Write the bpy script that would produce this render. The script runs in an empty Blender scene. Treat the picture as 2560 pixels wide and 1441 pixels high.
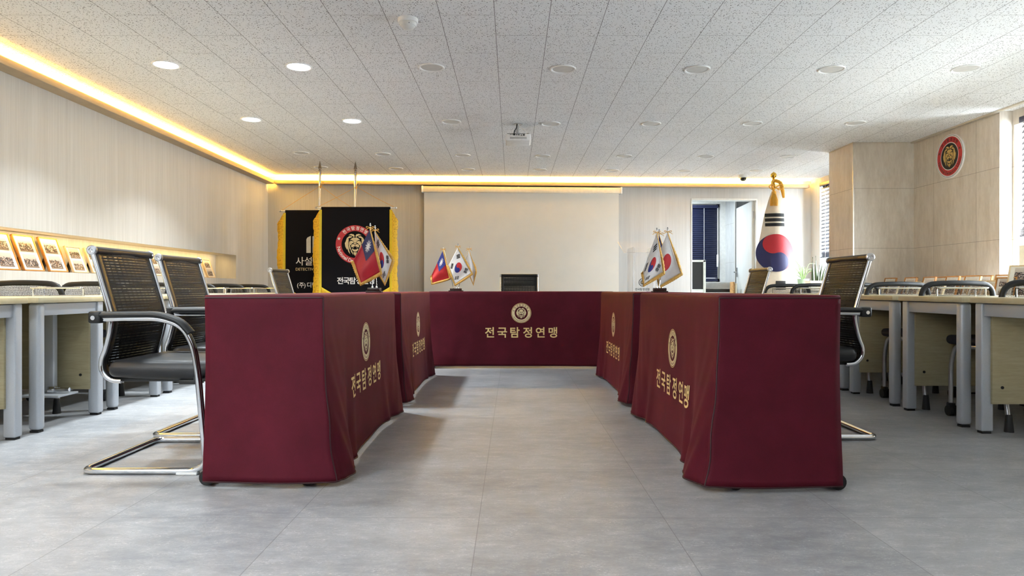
import bpy, bmesh, math, random
from mathutils import Vector, Matrix
from mathutils.geometry import tessellate_polygon
PI = math.pi
R = math.radians
random.seed(7)
SC = bpy.context.scene
COL = SC.collection

# ---------------------------------------------------------------- camera, world, exposure, large lights
EYE = 0.745            # eye height (m); the lens looks level along +Y
FP = 1711.0            # focal length in pixels of the 2560 px frame
def X_at(px, d): return (px - 1281.0) * d / FP
def Z_at(py, d): return EYE + (723.0 - py) * d / FP
def P_at(px, py, d): return Vector((X_at(px, d), d, Z_at(py, d)))

cam_d = bpy.data.cameras.new('camera')
cam = bpy.data.objects.new('camera', cam_d); COL.objects.link(cam)
cam.location = (0, 0, EYE); cam.rotation_euler = (PI / 2, 0, 0)
cam_d.sensor_width = 36.0; cam_d.lens = FP * 36.0 / 2560.0
cam_d.shift_x = -1.0 / 2560; cam_d.shift_y = 2.5 / 2560
cam_d.clip_start = 0.02; cam_d.clip_end = 100
SC.camera = cam
SC.view_settings.view_transform = 'Standard'
SC.view_settings.look = 'None'
SC.view_settings.exposure = 1.12
SC.view_settings.gamma = 1.0
SC.view_settings.use_curve_mapping = False
try:
    SC.cycles.max_bounces = 10; SC.cycles.diffuse_bounces = 5; SC.cycles.transparent_max_bounces = 24
    SC.cycles.sample_clamp_indirect = 6.0
    SC.cycles.caustics_reflective = False; SC.cycles.caustics_refractive = False
except Exception:
    pass
w = bpy.data.worlds.new('sky'); SC.world = w; w.use_nodes = True
w.node_tree.nodes['Background'].inputs[0].default_value = (0.86, 0.93, 1.0, 1)
w.node_tree.nodes['Background'].inputs[1].default_value = 1.3

def area(name, loc, rot, sx, sy, power, col, spread=PI, shape='RECTANGLE'):
    l = bpy.data.lights.new(name, 'AREA'); l.shape = shape; l.size = sx; l.size_y = sy
    l.energy = power; l.color = col; l.spread = spread
    o = bpy.data.objects.new(name, l); COL.objects.link(o); o.location = loc; o.rotation_euler = rot
    o['kind'] = 'helper'
    return o
WARM = (1.0, 0.56, 0.06)
DAY = (0.83, 0.93, 1.0)
COOL = (0.86, 0.95, 1.0)
CEIL = 2.245
# daylight falling through the windows of the right wall (outside the panes, shining in), then two added fill lights
area('daylight_near_window', (4.62, 4.42, 1.42), (0, R(95), 0), 1.4, 2.64, 225, DAY)
area('daylight_far_window', (4.75, 8.45, 1.50), (0, R(95), 0), 1.5, 1.5, 270, DAY)
area('added_window_fill', (-3.78, -1.3, 1.05), (0, R(-130), 0), 1.0, 2.9, 350, DAY, R(110))  # added fill through an unseen left-wall window, aimed up at the ceiling
area('side_room_fill', (2.3, 10.5, 2.18), (0, 0, 0), 1.2, 0.6, 26, DAY)  # added fill lamp under the side room's ceiling, shining down
# warm strips lying in the ledge troughs and along the top of the niche
area('cove_strip_glow_left', (-3.215, 3.2, 2.160), (PI, 0, 0), 0.05, 11.8, 75, WARM)
area('cove_strip_glow_back', (0.45, 9.285, 2.165), (PI, 0, math.atan(0.0517)), 7.1, 0.05, 400, WARM)
area('niche_strip_glow', (-3.39, 4.4, 1.139), (0, R(18), 0), 0.03, 7.2, 8, (1.0, 0.66, 0.22))
# lit downlights of the ceiling rows in front of and above the camera (same two columns as the lit ones in view)
for yy in (3.1, 1.55):
    for xx in (-2.3, -1.43):
        area('lamp_light', (xx, yy, CEIL - 0.012), (0, 0, 0), 0.14, 0.14, 3.5, COOL, R(112), 'DISK')

# ---------------------------------------------------------------- mesh helpers
class MB:
    def __init__(s): s.v = []; s.f = []; s.m = []; s.uv = {}
    def add(s, vs, fs, mi=0, M=None):
        b = len(s.v)
        for p in vs:
            p = Vector(p)
            s.v.append(M @ p if M is not None else p)
        for f in fs:
            s.f.append(tuple(b + i for i in f)); s.m.append(mi)
        return b
    def box(s, c, d, bev=0.0, seg=2, mi=0, M=None):
        x, y, z = d[0] / 2, d[1] / 2, d[2] / 2
        c = Vector(c)
        if bev <= 0:
            vs = [(-x,-y,-z),(x,-y,-z),(x,y,-z),(-x,y,-z),(-x,-y,z),(x,-y,z),(x,y,z),(-x,y,z)]
            fs = [(0,3,2,1),(4,5,6,7),(0,1,5,4),(1,2,6,5),(2,3,7,6),(3,0,4,7)]
            s.add([c + Vector(p) for p in vs], fs, mi, M); return s
        bm = bmesh.new(); bmesh.ops.create_cube(bm, size=1.0)
        for v in bm.verts: v.co = Vector((v.co.x * d[0], v.co.y * d[1], v.co.z * d[2]))
        bmesh.ops.bevel(bm, geom=list(bm.edges), offset=bev, segments=seg, profile=0.5, affect='EDGES')
        bm.verts.index_update()
        s.add([c + v.co for v in bm.verts], [tuple(v.index for v in f.verts) for f in bm.faces], mi, M)
        bm.free(); return s
    def b2(s, lo, hi, bev=0.0, seg=2, mi=0, M=None):
        return s.box([(a + b) / 2 for a, b in zip(lo, hi)], [abs(b - a) for a, b in zip(lo, hi)], bev, seg, mi, M)
    def tube(s, pts, r, seg=10, closed=False, mi=0, M=None, flat=None, up=None):
        pts = [Vector(p) for p in pts]; n = len(pts)
        rr = r if isinstance(r, (list, tuple)) else [r] * n
        tang = []
        for i in range(n):
            a = pts[(i - 1) % n] if (closed or i > 0) else pts[i]
            b = pts[(i + 1) % n] if (closed or i < n - 1) else pts[i]
            t = (b - a); tang.append(t.normalized() if t.length > 1e-9 else Vector((0, 0, 1)))
        ref = Vector(up) if up else (Vector((0, 0, 1)) if abs(tang[0].z) < 0.9 else Vector((1, 0, 0)))
        nrm = (ref - tang[0] * ref.dot(tang[0])).normalized()
        vs = []; fs = []
        for i in range(n):
            if up:
                q = Vector(up) - tang[i] * Vector(up).dot(tang[i])
                if q.length > 1e-4: nrm = q.normalized()
            else:
                q = nrm - tang[i] * nrm.dot(tang[i]); nrm = q.normalized() if q.length > 1e-6 else nrm
            bi = tang[i].cross(nrm)
            fl = flat if flat else 1.0
            for k in range(seg):
                a = 2 * PI * k / seg
                vs.append(pts[i] + nrm * (math.cos(a) * rr[i] * fl) + bi * (math.sin(a) * rr[i]))
        m = n if closed else n - 1
        for i in range(m):
            j = (i + 1) % n
            for k in range(seg):
                l = (k + 1) % seg
                fs.append((i * seg + k, i * seg + l, j * seg + l, j * seg + k))
        if not closed:
            fs.append(tuple(range(seg - 1, -1, -1))); fs.append(tuple((n - 1) * seg + k for k in range(seg)))
        s.add(vs, fs, mi, M); return s
    def lathe(s, prof, seg=24, mi=0, M=None, cap=True):
        vs = []; fs = []; n = len(prof)
        for r, z in prof:
            for k in range(seg):
                a = 2 * PI * k / seg; vs.append((r * math.cos(a), r * math.sin(a), z))
        for i in range(n - 1):
            for k in range(seg):
                l = (k + 1) % seg
                fs.append((i * seg + k, i * seg + l, (i + 1) * seg + l, (i + 1) * seg + k))
        if cap:
            fs.append(tuple(range(seg - 1, -1, -1))); fs.append(tuple((n - 1) * seg + k for k in range(seg)))
        s.add(vs, fs, mi, M); return s
    def cyl(s, a, b, r, seg=16, mi=0, M=None): return s.tube([a, b], r, seg, mi=mi, M=M)
    def prism(s, poly, z0, z1, mi=0, M=None):
        n = len(poly)
        vs = [(p[0], p[1], z0) for p in poly] + [(p[0], p[1], z1) for p in poly]
        tris = tessellate_polygon([[Vector((p[0], p[1], 0)) for p in poly]])
        fs = [tuple(t) for t in tris] + [tuple(n + i for i in reversed(t)) for t in tris]
        fs += [(i, (i + 1) % n, n + (i + 1) % n, n + i) for i in range(n)]
        s.add(vs, fs, mi, M); return s
    def grid(s, fn, nu, nv, mi=0, uv=False):
        b = len(s.v)
        for j in range(nv + 1):
            for i in range(nu + 1):
                s.v.append(Vector(fn(i / nu, j / nv)))
                if uv: s.uv[len(s.v) - 1] = (i / nu, j / nv)
        for j in range(nv):
            for i in range(nu):
                a = b + j * (nu + 1) + i
                s.f.append((a, a + 1, a + nu + 2, a + nu + 1)); s.m.append(mi)
        return s
    def build(s, name, mats, parent=None, ang=35, solid=0.0, recalc=True):
        me = bpy.data.meshes.new(name)
        me.from_pydata([tuple(p) for p in s.v], [], s.f)
        if not isinstance(mats, (list, tuple)): mats = [mats]
        for m in mats: me.materials.append(m)
        for p, mi in zip(me.polygons, s.m): p.material_index = mi
        if recalc:
            bm = bmesh.new(); bm.from_mesh(me)
            bmesh.ops.recalc_face_normals(bm, faces=bm.faces); bm.to_mesh(me); bm.free()
        if s.uv:
            l = me.uv_layers.new(name='uv')
            for lp in me.loops: l.data[lp.index].uv = s.uv.get(lp.vertex_index, (0, 0))
        for p in me.polygons: p.use_smooth = True
        me.set_sharp_from_angle(angle=R(ang))
        o = bpy.data.objects.new(name, me); COL.objects.link(o)
        if parent is not None: o.parent = parent
        if solid:
            md = o.modifiers.new('thickness', 'SOLIDIFY'); md.thickness = solid; md.offset = -1
        return o

def thing(name, label, cat, loc=(0, 0, 0), rz=0.0, group=None):
    o = bpy.data.objects.new(name, None); COL.objects.link(o); o.empty_display_size = 0.05
    o.location = loc; o.rotation_euler = (0, 0, rz); o['label'] = label; o['category'] = cat
    if group: o['group'] = group
    return o
def tag(o, label, cat, group=None):
    o['label'] = label; o['category'] = cat
    if group: o['group'] = group
    return o
def struct(o, label=None):
    o['kind'] = 'structure'
    if label: o['label'] = label
    return o
def dup(root, loc, rz, label, group=None):
    r = root.copy(); COL.objects.link(r); r.location = loc; r.rotation_euler = (0, 0, rz); r['label'] = label
    if group: r['group'] = group
    for ch in list(root.children):
        c = ch.copy(); COL.objects.link(c); c.parent = r
        for g in list(ch.children):
            d = g.copy(); COL.objects.link(d); d.parent = c
    return r
def curve(pts, n=6, closed=False):
    pts = [Vector(p) for p in pts]; out = []; N = len(pts)
    for i in range(N if closed else N - 1):
        p0 = pts[i - 1] if (closed or i > 0) else pts[0] * 2 - pts[1]
        p1 = pts[i]; p2 = pts[(i + 1) % N]
        p3 = pts[(i + 2) % N] if (closed or i + 2 < N) else p2 * 2 - p1
        for k in range(n):
            t = k / n
            out.append(0.5 * ((2 * p1) + (p2 - p0) * t + (2 * p0 - 5 * p1 + 4 * p2 - p3) * t * t + (3 * p1 - p0 - 3 * p2 + p3) * t ** 3))
    if not closed: out.append(pts[-1])
    return out
def bend(pts, r=0.03, n=5):
    """polyline with rounded corners of radius r"""
    pts = [Vector(p) for p in pts]; out = [pts[0]]
    for i in range(1, len(pts) - 1):
        a = (pts[i - 1] - pts[i]); b = (pts[i + 1] - pts[i])
        q = min(r, a.length * 0.49, b.length * 0.49)
        p0 = pts[i] + a.normalized() * q; p2 = pts[i] + b.normalized() * q
        for k in range(n + 1):
            t = k / n
            out.append((1 - t) ** 2 * p0 + 2 * t * (1 - t) * pts[i] + t * t * p2)
    out.append(pts[-1]); return out

# ---------------------------------------------------------------- materials
def lin(c):
    f = lambda x: x / 12.92 if x <= 0.04045 else ((x + 0.055) / 1.055) ** 2.4
    return tuple(f(x / 255.0) for x in c) + (1.0,)
class NT:
    def __init__(s, m): s.t = m.node_tree; s.n = s.t.nodes; s.l = s.t.links
    def node(s, ty, **k):
        n = s.n.new(ty)
        for a, b in k.items(): setattr(n, a, b)
        return n
    def link(s, a, b): s.l.new(a, b)
    def math(s, op, a, b=None, c=None):
        n = s.n.new('ShaderNodeMath'); n.operation = op
        for i, x in enumerate((a, b, c)):
            if x is None: continue
            if isinstance(x, (int, float)): n.inputs[i].default_value = x
            else: s.l.new(x, n.inputs[i])
        return n.outputs[0]
    def mix(s, f, a, b):
        n = s.n.new('ShaderNodeMix'); n.data_type = 'RGBA'
        for i, x in ((0, f), (6, a), (7, b)):
            if isinstance(x, (int, float)): n.inputs[i].default_value = x
            elif isinstance(x, tuple): n.inputs[i].default_value = x
            else: s.l.new(x, n.inputs[i])
        return n.outputs[2]
def base(name, rough=0.5, metal=0.0, spec=0.5):
    m = bpy.data.materials.new(name); m.use_nodes = True
    t = NT(m); b = t.n['Principled BSDF']
    b.inputs['Roughness'].default_value = rough; b.inputs['Metallic'].default_value = metal
    b.inputs['Specular IOR Level'].default_value = spec
    return m, t, b
def coords(t, kind='Object', scale=(1, 1, 1), rot=(0, 0, 0)):
    tc = t.node('ShaderNodeTexCoord'); mp = t.node('ShaderNodeMapping')
    mp.inputs['Scale'].default_value = scale; mp.inputs['Rotation'].default_value = rot
    t.link(tc.outputs[kind], mp.inputs[0]); return mp.outputs[0]
def noise(t, vec, scale=5.0, detail=3.0, rough=0.55):
    n = t.node('ShaderNodeTexNoise'); n.inputs['Scale'].default_value = scale
    n.inputs['Detail'].default_value = detail; n.inputs['Roughness'].default_value = rough
    t.link(vec, n.inputs['Vector']); return n.outputs[0]
def ramp(t, f, lo, hi):
    n = t.node('ShaderNodeMapRange'); n.inputs[1].default_value = lo; n.inputs[2].default_value = hi
    t.link(f, n.inputs[0]); return n.outputs[0]
def bump(t, b, h, dist=0.002, strength=0.4):
    n = t.node('ShaderNodeBump'); n.inputs['Distance'].default_value = dist; n.inputs['Strength'].default_value = strength
    t.link(h, n.inputs['Height']); t.link(n.outputs[0], b.inputs['Normal'])
def plain(name, rgb, rough=0.5, metal=0.0, var=0.06, scale=25, spec=0.5, bmp=0.0, stretch=(1, 1, 1)):
    m, t, b = base(name, rough, metal, spec)
    v = coords(t, 'Object', stretch)
    n = noise(t, v, scale)
    c = lin(rgb)
    lo = tuple(x * (1 - var) for x in c[:3]) + (1,); hi = tuple(min(1, x * (1 + var)) for x in c[:3]) + (1,)
    t.link(t.mix(ramp(t, n, 0.3, 0.7), lo, hi), b.inputs['Base Color'])
    if bmp: bump(t, b, n, bmp)
    return m
def glow(name, rgb, strength):
    m, t, b = base(name)
    b.inputs['Base Color'].default_value = lin(rgb)
    b.inputs['Emission Color'].default_value = lin(rgb); b.inputs['Emission Strength'].default_value = strength
    return m

def mat_ceiling():
    m, t, b = base('mineral_ceiling_tile', 0.9, 0, 0.2)
    tc = t.node('ShaderNodeTexCoord'); sp = t.node('ShaderNodeSeparateXYZ'); t.link(tc.outputs['Object'], sp.inputs[0])
    x, y = sp.outputs[0], sp.outputs[1]
    u = t.math('DIVIDE', t.math('ADD', x, 0.097), 0.3)
    col = t.math('FLOOR', u)
    fu = t.math('FRACT', u)
    du = t.math('MULTIPLY', t.math('MINIMUM', fu, t.math('SUBTRACT', 1.0, fu)), 0.3)
    par = t.math('MULTIPLY', t.math('ABSOLUTE', t.math('MODULO', col, 2.0)), 0.3)
    vv = t.math('DIVIDE', t.math('SUBTRACT', t.math('ADD', y, par), 4.045 - 6.0), 0.6)
    fv = t.math('FRACT', vv)
    dv = t.math('MULTIPLY', t.math('MINIMUM', fv, t.math('SUBTRACT', 1.0, fv)), 0.6)
    jl = t.math('LESS_THAN', du, 0.0019)
    jc = t.math('MULTIPLY', t.math('LESS_THAN', dv, 0.0016), 0.8)
    j = t.math('MAXIMUM', jl, jc)
    obj = coords(t, 'Object')
    wob = t.node('ShaderNodeVectorMath', operation='ADD')
    nz = t.node('ShaderNodeTexNoise'); nz.inputs['Scale'].default_value = 70; t.link(obj, nz.inputs['Vector'])
    sc = t.node('ShaderNodeVectorMath', operation='SCALE'); sc.inputs[3].default_value = 0.012
    t.link(nz.outputs['Color'], sc.inputs[0]); t.link(obj, wob.inputs[0]); t.link(sc.outputs[0], wob.inputs[1])
    def vor(scale, stretch, thr, rz):
        mp = t.node('ShaderNodeMapping'); mp.inputs['Scale'].default_value = stretch; mp.inputs['Rotation'].default_value = (0, 0, rz)
        t.link(wob.outputs[0], mp.inputs[0])
        v = t.node('ShaderNodeTexVoronoi'); v.inputs['Scale'].default_value = scale; v.inputs['Randomness'].default_value = 1.0
        v.voronoi_dimensions = '2D'
        t.link(mp.outputs[0], v.inputs['Vector'])
        s2 = t.node('ShaderNodeSeparateXYZ'); t.link(v.outputs['Color'], s2.inputs[0])
        rad = t.math('MULTIPLY', s2.outputs[0], thr)
        keep = t.math('GREATER_THAN', s2.outputs[1], 0.55)
        return t.math('MULTIPLY', t.math('LESS_THAN', v.outputs['Distance'], rad), keep)
    s1 = vor(64, (1.15, 1, 1), 0.27, 0.3)
    s2_ = vor(44, (2.2, 1, 1), 0.22, 0.45)
    s3 = vor(44, (2.0, 1, 1), 0.2, -0.5)
    spk = t.math('MAXIMUM', s1, t.math('MAXIMUM', s2_, s3))
    c = t.mix(ramp(t, noise(t, obj, 1.2), 0.3, 0.7), lin((232, 232, 232)), lin((238, 238, 238)))
    c = t.mix(t.math('MULTIPLY', spk, 0.8), c, lin((92, 86, 82)))
    c = t.mix(t.math('MULTIPLY', j, 0.75), c, lin((92, 88, 84)))
    t.link(c, b.inputs['Base Color'])
    return m
def mat_floor():
    m, t, b = base('grey_stone_floor_tile', 0.36, 0, 0.5)
    tc = t.node('ShaderNodeTexCoord'); sp = t.node('ShaderNodeSeparateXYZ'); t.link(tc.outputs['Object'], sp.inputs[0])
    def line(c, off, wd):
        f = t.math('FRACT', t.math('DIVIDE', t.math('ADD', c, 6.0 - off), 0.6))
        d = t.math('MULTIPLY', t.math('MINIMUM', f, t.math('SUBTRACT', 1.0, f)), 0.6)
        return t.math('LESS_THAN', d, wd)
    j = t.math('MAXIMUM', line(sp.outputs[0], -0.108, 0.0014), line(sp.outputs[1], 2.226, 0.0012))
    cell = t.node('ShaderNodeTexWhiteNoise'); cell.noise_dimensions = '2D'
    cb = t.node('ShaderNodeCombineXYZ')
    t.link(t.math('FLOOR', t.math('DIVIDE', t.math('ADD', sp.outputs[0], 6.108), 0.6)), cb.inputs[0])
    t.link(t.math('FLOOR', t.math('DIVIDE', t.math('ADD', sp.outputs[1], 3.774), 0.6)), cb.inputs[1])
    t.link(cb.outputs[0], cell.inputs['Vector'])
    v = coords(t, 'Object', (1.0, 2.0, 1))
    n1 = noise(t, v, 1.6, 6, 0.65); n2 = noise(t, coords(t, 'Object', (1.0, 1.9, 1), (0, 0, 0.15)), 9, 10, 0.78)
    n3 = noise(t, coords(t, 'Object', (1, 1.5, 1)), 110, 3, 0.7)
    n4 = noise(t, coords(t, 'Object', (1.0, 2.6, 1), (0, 0, -0.1)), 5, 9, 0.8)
    f = t.math('ADD', t.math('MULTIPLY', n1, 0.35), t.math('ADD', t.math('MULTIPLY', n2, 0.55), t.math('MULTIPLY', cell.outputs[0], 0.06)))
    c = t.mix(ramp(t, f, 0.34, 0.64), lin((120, 122, 126)), lin((180, 180, 181)))
    vein = t.math('LESS_THAN', t.math('ABSOLUTE', t.math('SUBTRACT', n4, 0.5)), 0.012)
    c = t.mix(t.math('MULTIPLY', t.math('MULTIPLY', vein, ramp(t, n2, 0.42, 0.6)), 0.45), c, lin((96, 96, 98)))
    fl = t.math('MULTIPLY', t.math('GREATER_THAN', n3, 0.60), ramp(t, n2, 0.46, 0.62))
    c = t.mix(t.math('MULTIPLY', fl, 0.55), c, lin((216, 216, 214)))
    dk = t.math('MULTIPLY', t.math('LESS_THAN', n3, 0.38), ramp(t, n4, 0.42, 0.6))
    c = t.mix(t.math('MULTIPLY', dk, 0.45), c, lin((100, 100, 103)))
    c = t.mix(t.math('MULTIPLY', j, 0.6), c, lin((98, 97, 96)))
    t.link(c, b.inputs['Base Color'])
    t.link(t.math('ADD', 0.30, t.math('MULTIPLY', n2, 0.2)), b.inputs['Roughness'])
    bump(t, b, t.math('ADD', n3, n2), 0.0006, 0.35)
    return m
def mat_wallpaper(name='pale_wood_grain_wallpaper', lo=(184, 181, 176), hi=(206, 204, 200)):
    m, t, b = base(name, 0.6, 0, 0.35)
    n1 = noise(t, coords(t, 'Object', (60, 60, 1.0)), 1.0, 4, 0.6)
    n2 = noise(t, coords(t, 'Object', (260, 260, 4.0)), 1.0, 3, 0.6)
    n3 = noise(t, coords(t, 'Object', (9, 9, 0.3)), 1.0, 2, 0.5)
    f = t.math('ADD', t.math('MULTIPLY', n1, 0.5), t.math('ADD', t.math('MULTIPLY', n2, 0.35), t.math('MULTIPLY', n3, 0.3)))
    t.link(t.mix(ramp(t, f, 0.40, 0.76), lin(lo), lin(hi)), b.inputs['Base Color'])
    return m
def mat_stone(name='beige_sandstone_wall_tile', lo=(200, 188, 172), hi=(226, 217, 204), joint_y=True, zoff=1.772, yoff=6.66):
    m, t, b = base(name, 0.5, 0, 0.4)
    tc = t.node('ShaderNodeTexCoord'); sp = t.node('ShaderNodeSeparateXYZ'); t.link(tc.outputs['Object'], sp.inputs[0])
    def line(c, off):
        f = t.math('FRACT', t.math('DIVIDE', t.math('ADD', c, 6.1 - off), 0.61))
        return t.math('LESS_THAN', t.math('MULTIPLY', t.math('MINIMUM', f, t.math('SUBTRACT', 1.0, f)), 0.61), 0.0016)
    j = line(sp.outputs[2], zoff)
    if joint_y: j = t.math('MAXIMUM', j, line(sp.outputs[1], yoff))
    n1 = noise(t, coords(t, 'Object', (5, 5, 1.0), (0.5, 0.5, 0)), 2.2, 6, 0.65)
    n2 = noise(t, coords(t, 'Object', (30, 30, 8), (0.55, 0.55, 0)), 1.5, 5, 0.7)
    f = t.math('ADD', t.math('MULTIPLY', n1, 0.6), t.math('MULTIPLY', n2, 0.4))
    c = t.mix(ramp(t, f, 0.34, 0.66), lin(lo), lin(hi))
    c = t.mix(t.math('MULTIPLY', j, 0.7), c, lin((112, 100, 86)))
    t.link(c, b.inputs['Base Color']); bump(t, b, f, 0.002, 0.25)
    return m
def mat_cloth():
    m, t, b = base('maroon_velvet_cloth', 0.68, 0, 0.18)
    v = coords(t, 'Object')
    n = noise(t, v, 7, 4, 0.6); n2 = noise(t, v, 420, 2, 0.5)
    f = t.math('ADD', t.math('MULTIPLY', n, 0.6), t.math('MULTIPLY', n2, 0.4))
    t.link(t.mix(ramp(t, f, 0.35, 0.65), lin((72, 12, 26)), lin((86, 17, 34))), b.inputs['Base Color'])
    b.inputs['Sheen Weight'].default_value = 0.12; b.inputs['Sheen Roughness'].default_value = 0.4
    b.inputs['Sheen Tint'].default_value = lin((214, 80, 100))
    bump(t, b, n2, 0.0006, 0.3)
    return m
def mat_sling():
    """black mesh sling: fine cross threads, thin slits between the bands let the background through"""
    m, t, b = base('black_mesh_sling', 0.65, 0, 0.3)
    tc = t.node('ShaderNodeTexCoord'); sp = t.node('ShaderNodeSeparateXYZ'); t.link(tc.outputs['Object'], sp.inputs[0])
    z = sp.outputs[2]
    f = t.math('FRACT', t.math('MULTIPLY', z, 82))
    gap = t.math('LESS_THAN', f, 0.34)
    big = noise(t, coords(t, 'Object', (0.4, 0.4, 9.0)), 2.0, 2, 0.5)
    op = t.math('MULTIPLY', gap, ramp(t, big, 0.34, 0.66))
    bar = t.math('FRACT', t.math('MULTIPLY', sp.outputs[1], 30))
    op = t.math('MULTIPLY', op, t.math('GREATER_THAN', bar, 0.12))
    op = t.math('MULTIPLY', op, 0.64)
    c = t.mix(gap, lin((16, 15, 15)), lin((22, 21, 22)))
    t.link(c, b.inputs['Base Color'])
    tr = t.node('ShaderNodeBsdfTransparent'); mx = t.node('ShaderNodeMixShader')
    t.link(op, mx.inputs[0]); t.link(b.outputs[0], mx.inputs[1]); t.link(tr.outputs[0], mx.inputs[2])
    t.link(mx.outputs[0], t.n['Material Output'].inputs[0])
    bump(t, b, f, 0.002, 0.5)
    return m
def mat_net():
    m, t, b = base('black_net_fabric', 0.7, 0, 0.2)
    b.inputs['Base Color'].default_value = lin((34, 32, 31))
    v = t.node('ShaderNodeTexVoronoi'); v.inputs['Scale'].default_value = 190; v.inputs['Randomness'].default_value = 0.15
    t.link(coords(t, 'Object', (1, 0.01, 1)), v.inputs['Vector'])
    hole = t.math('MULTIPLY', t.math('LESS_THAN', v.outputs['Distance'], 0.42), 0.95)
    tr = t.node('ShaderNodeBsdfTransparent'); mx = t.node('ShaderNodeMixShader')
    t.link(hole, mx.inputs[0]); t.link(b.outputs[0], mx.inputs[1]); t.link(tr.outputs[0], mx.inputs[2])
    t.link(mx.outputs[0], t.n['Material Output'].inputs[0])
    return m
def mat_wood(name, lo, hi, rough=0.5, axis=(2, 2, 40)):
    m, t, b = base(name, rough, 0, 0.4)
    n1 = noise(t, coords(t, 'Object', axis), 1.6, 5, 0.6)
    n2 = noise(t, coords(t, 'Object', tuple(a * 4 for a in axis)), 2.0, 3, 0.6)
    f = t.math('ADD', t.math('MULTIPLY', n1, 0.6), t.math('MULTIPLY', n2, 0.4))
    t.link(t.mix(ramp(t, f, 0.35, 0.65), lin(lo), lin(hi)), b.inputs['Base Color'])
    return m
def mat_photo():
    """group photographs: pale wall above, a crowd of dark and light figures below; each print differs"""
    m, t, b = base('photo_print', 0.3, 0, 0.5)
    uv = t.node('ShaderNodeTexCoord'); oi = t.node('ShaderNodeObjectInfo')
    sp = t.node('ShaderNodeSeparateXYZ'); t.link(uv.outputs['UV'], sp.inputs[0])
    cb = t.node('ShaderNodeCombineXYZ'); t.link(t.math('MULTIPLY', oi.outputs['Random'], 40.0), cb.inputs[0])
    ad = t.node('ShaderNodeVectorMath', operation='ADD'); t.link(uv.outputs['UV'], ad.inputs[0]); t.link(cb.outputs[0], ad.inputs[1])
    v = t.node('ShaderNodeTexVoronoi'); v.inputs['Scale'].default_value = 16; t.link(ad.outputs[0], v.inputs['Vector'])
    s2 = t.node('ShaderNodeSeparateXYZ'); t.link(v.outputs['Color'], s2.inputs[0])
    n = noise(t, ad.outputs[0], 6, 4, 0.6)
    edge = t.math('ADD', t.math('MULTIPLY', n, 0.55), 0.36)
    low = t.math('LESS_THAN', sp.outputs[1], edge)
    sky = t.mix(sp.outputs[1], lin((150, 140, 130)), lin((196, 190, 184)))
    crowd = t.mix(t.math('GREATER_THAN', s2.outputs[0], 0.62), lin((58, 54, 58)), lin((178, 170, 166)))
    crowd = t.mix(t.math('GREATER_THAN', s2.outputs[1], 0.78), crowd, lin((120, 92, 78)))
    fl = t.math('LESS_THAN', sp.outputs[1], t.math('MULTIPLY', n, 0.22))
    c = t.mix(low, sky, crowd); c = t.mix(fl, c, lin((128, 112, 100)))
    t.link(c, b.inputs['Base Color'])
    return m
def mat_fringe(name, a, bcol, sc=75):
    m, t, b = base(name, 0.5, 0.1, 0.5)
    v = t.node('ShaderNodeTexVoronoi'); v.inputs['Scale'].default_value = sc; v.inputs['Randomness'].default_value = 0.35
    t.link(coords(t, 'Object', (1, 1, 0.7)), v.inputs['Vector'])
    t.link(t.mix(ramp(t, v.outputs['Distance'], 0.12, 0.5), lin(bcol), lin(a)), b.inputs['Base Color'])
    bump(t, b, v.outputs['Distance'], 0.004, 0.8)
    return m
def mat_glass(name='clear_acrylic', a=0.015, tint=(1, 1, 1, 1)):
    m, t, b = base(name)
    t.n.remove(b)
    tr = t.node('ShaderNodeBsdfTransparent'); tr.inputs[0].default_value = tint
    gl = t.node('ShaderNodeBsdfGlossy'); gl.inputs['Roughness'].default_value = 0.3
    fr = t.node('ShaderNodeFresnel'); fr.inputs[0].default_value = 1.45
    vr = noise(t, coords(t), 3)
    f = t.math('ADD', t.math('MULTIPLY', fr.outputs[0], 0.03), t.math('MULTIPLY', vr, a))
    mx = t.node('ShaderNodeMixShader'); t.link(f, mx.inputs[0]); t.link(tr.outputs[0], mx.inputs[1]); t.link(gl.outputs[0], mx.inputs[2])
    t.link(mx.outputs[0], t.n['Material Output'].inputs[0])
    return m

M = {}
M['ceiling'] = mat_ceiling(); M['floor'] = mat_floor(); M['paper'] = mat_wallpaper()
M['stone'] = mat_stone(); M['stone1'] = mat_stone('sandstone_column_tile', joint_y=False)
M['grey_stone'] = mat_stone('grey_sandstone_tile', (170, 172, 172), (196, 198, 198), joint_y=False)
M['trim'] = mat_wood('pale_wood_trim', (160, 142, 118), (176, 158, 134), 0.5, (2, 2, 20))
M['white_paint'] = plain('white_paint', (222, 222, 218), 0.5)
M['white_plastic'] = plain('white_plastic', (240, 240, 238), 0.4)
M['cloth'] = mat_cloth(); M['seam'] = plain('maroon_seam_thread', (46, 8, 16), 0.6)
M['gold_print'] = plain('gold_print', (238, 208, 142), 0.5, 0.0, 0.08, 60)
M['cream_print'] = plain('cream_gold_print', (232, 214, 170), 0.5, 0.0, 0.06)
M['maroon_print'] = plain('maroon_print', (92, 24, 36), 0.6)
M['chrome'] = plain('polished_chrome', (222, 224, 228), 0.09, 1.0, 0.03, 8)
M['brushed'] = plain('brushed_steel', (190, 192, 196), 0.28, 1.0, 0.05)
M['black_plastic'] = plain('black_plastic', (13, 13, 14), 0.5)
M['leather'] = plain('black_leatherette', (20, 20, 23), 0.42, 0, 0.15, 220, 0.5, 0.0008)
M['seat_fabric'] = plain('dark_navy_seat_fabric', (28, 30, 42), 0.8, 0, 0.2, 300)
M['sling'] = mat_sling(); M['net'] = mat_net()
M['desk_top'] = mat_wood('maple_desk_laminate', (186, 172, 136), (202, 190, 156), 0.4, (20, 2, 2))
M['panel'] = mat_wood('maple_modesty_panel', (158, 147, 114), (176, 165, 132), 0.5, (3, 3, 34))
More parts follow.
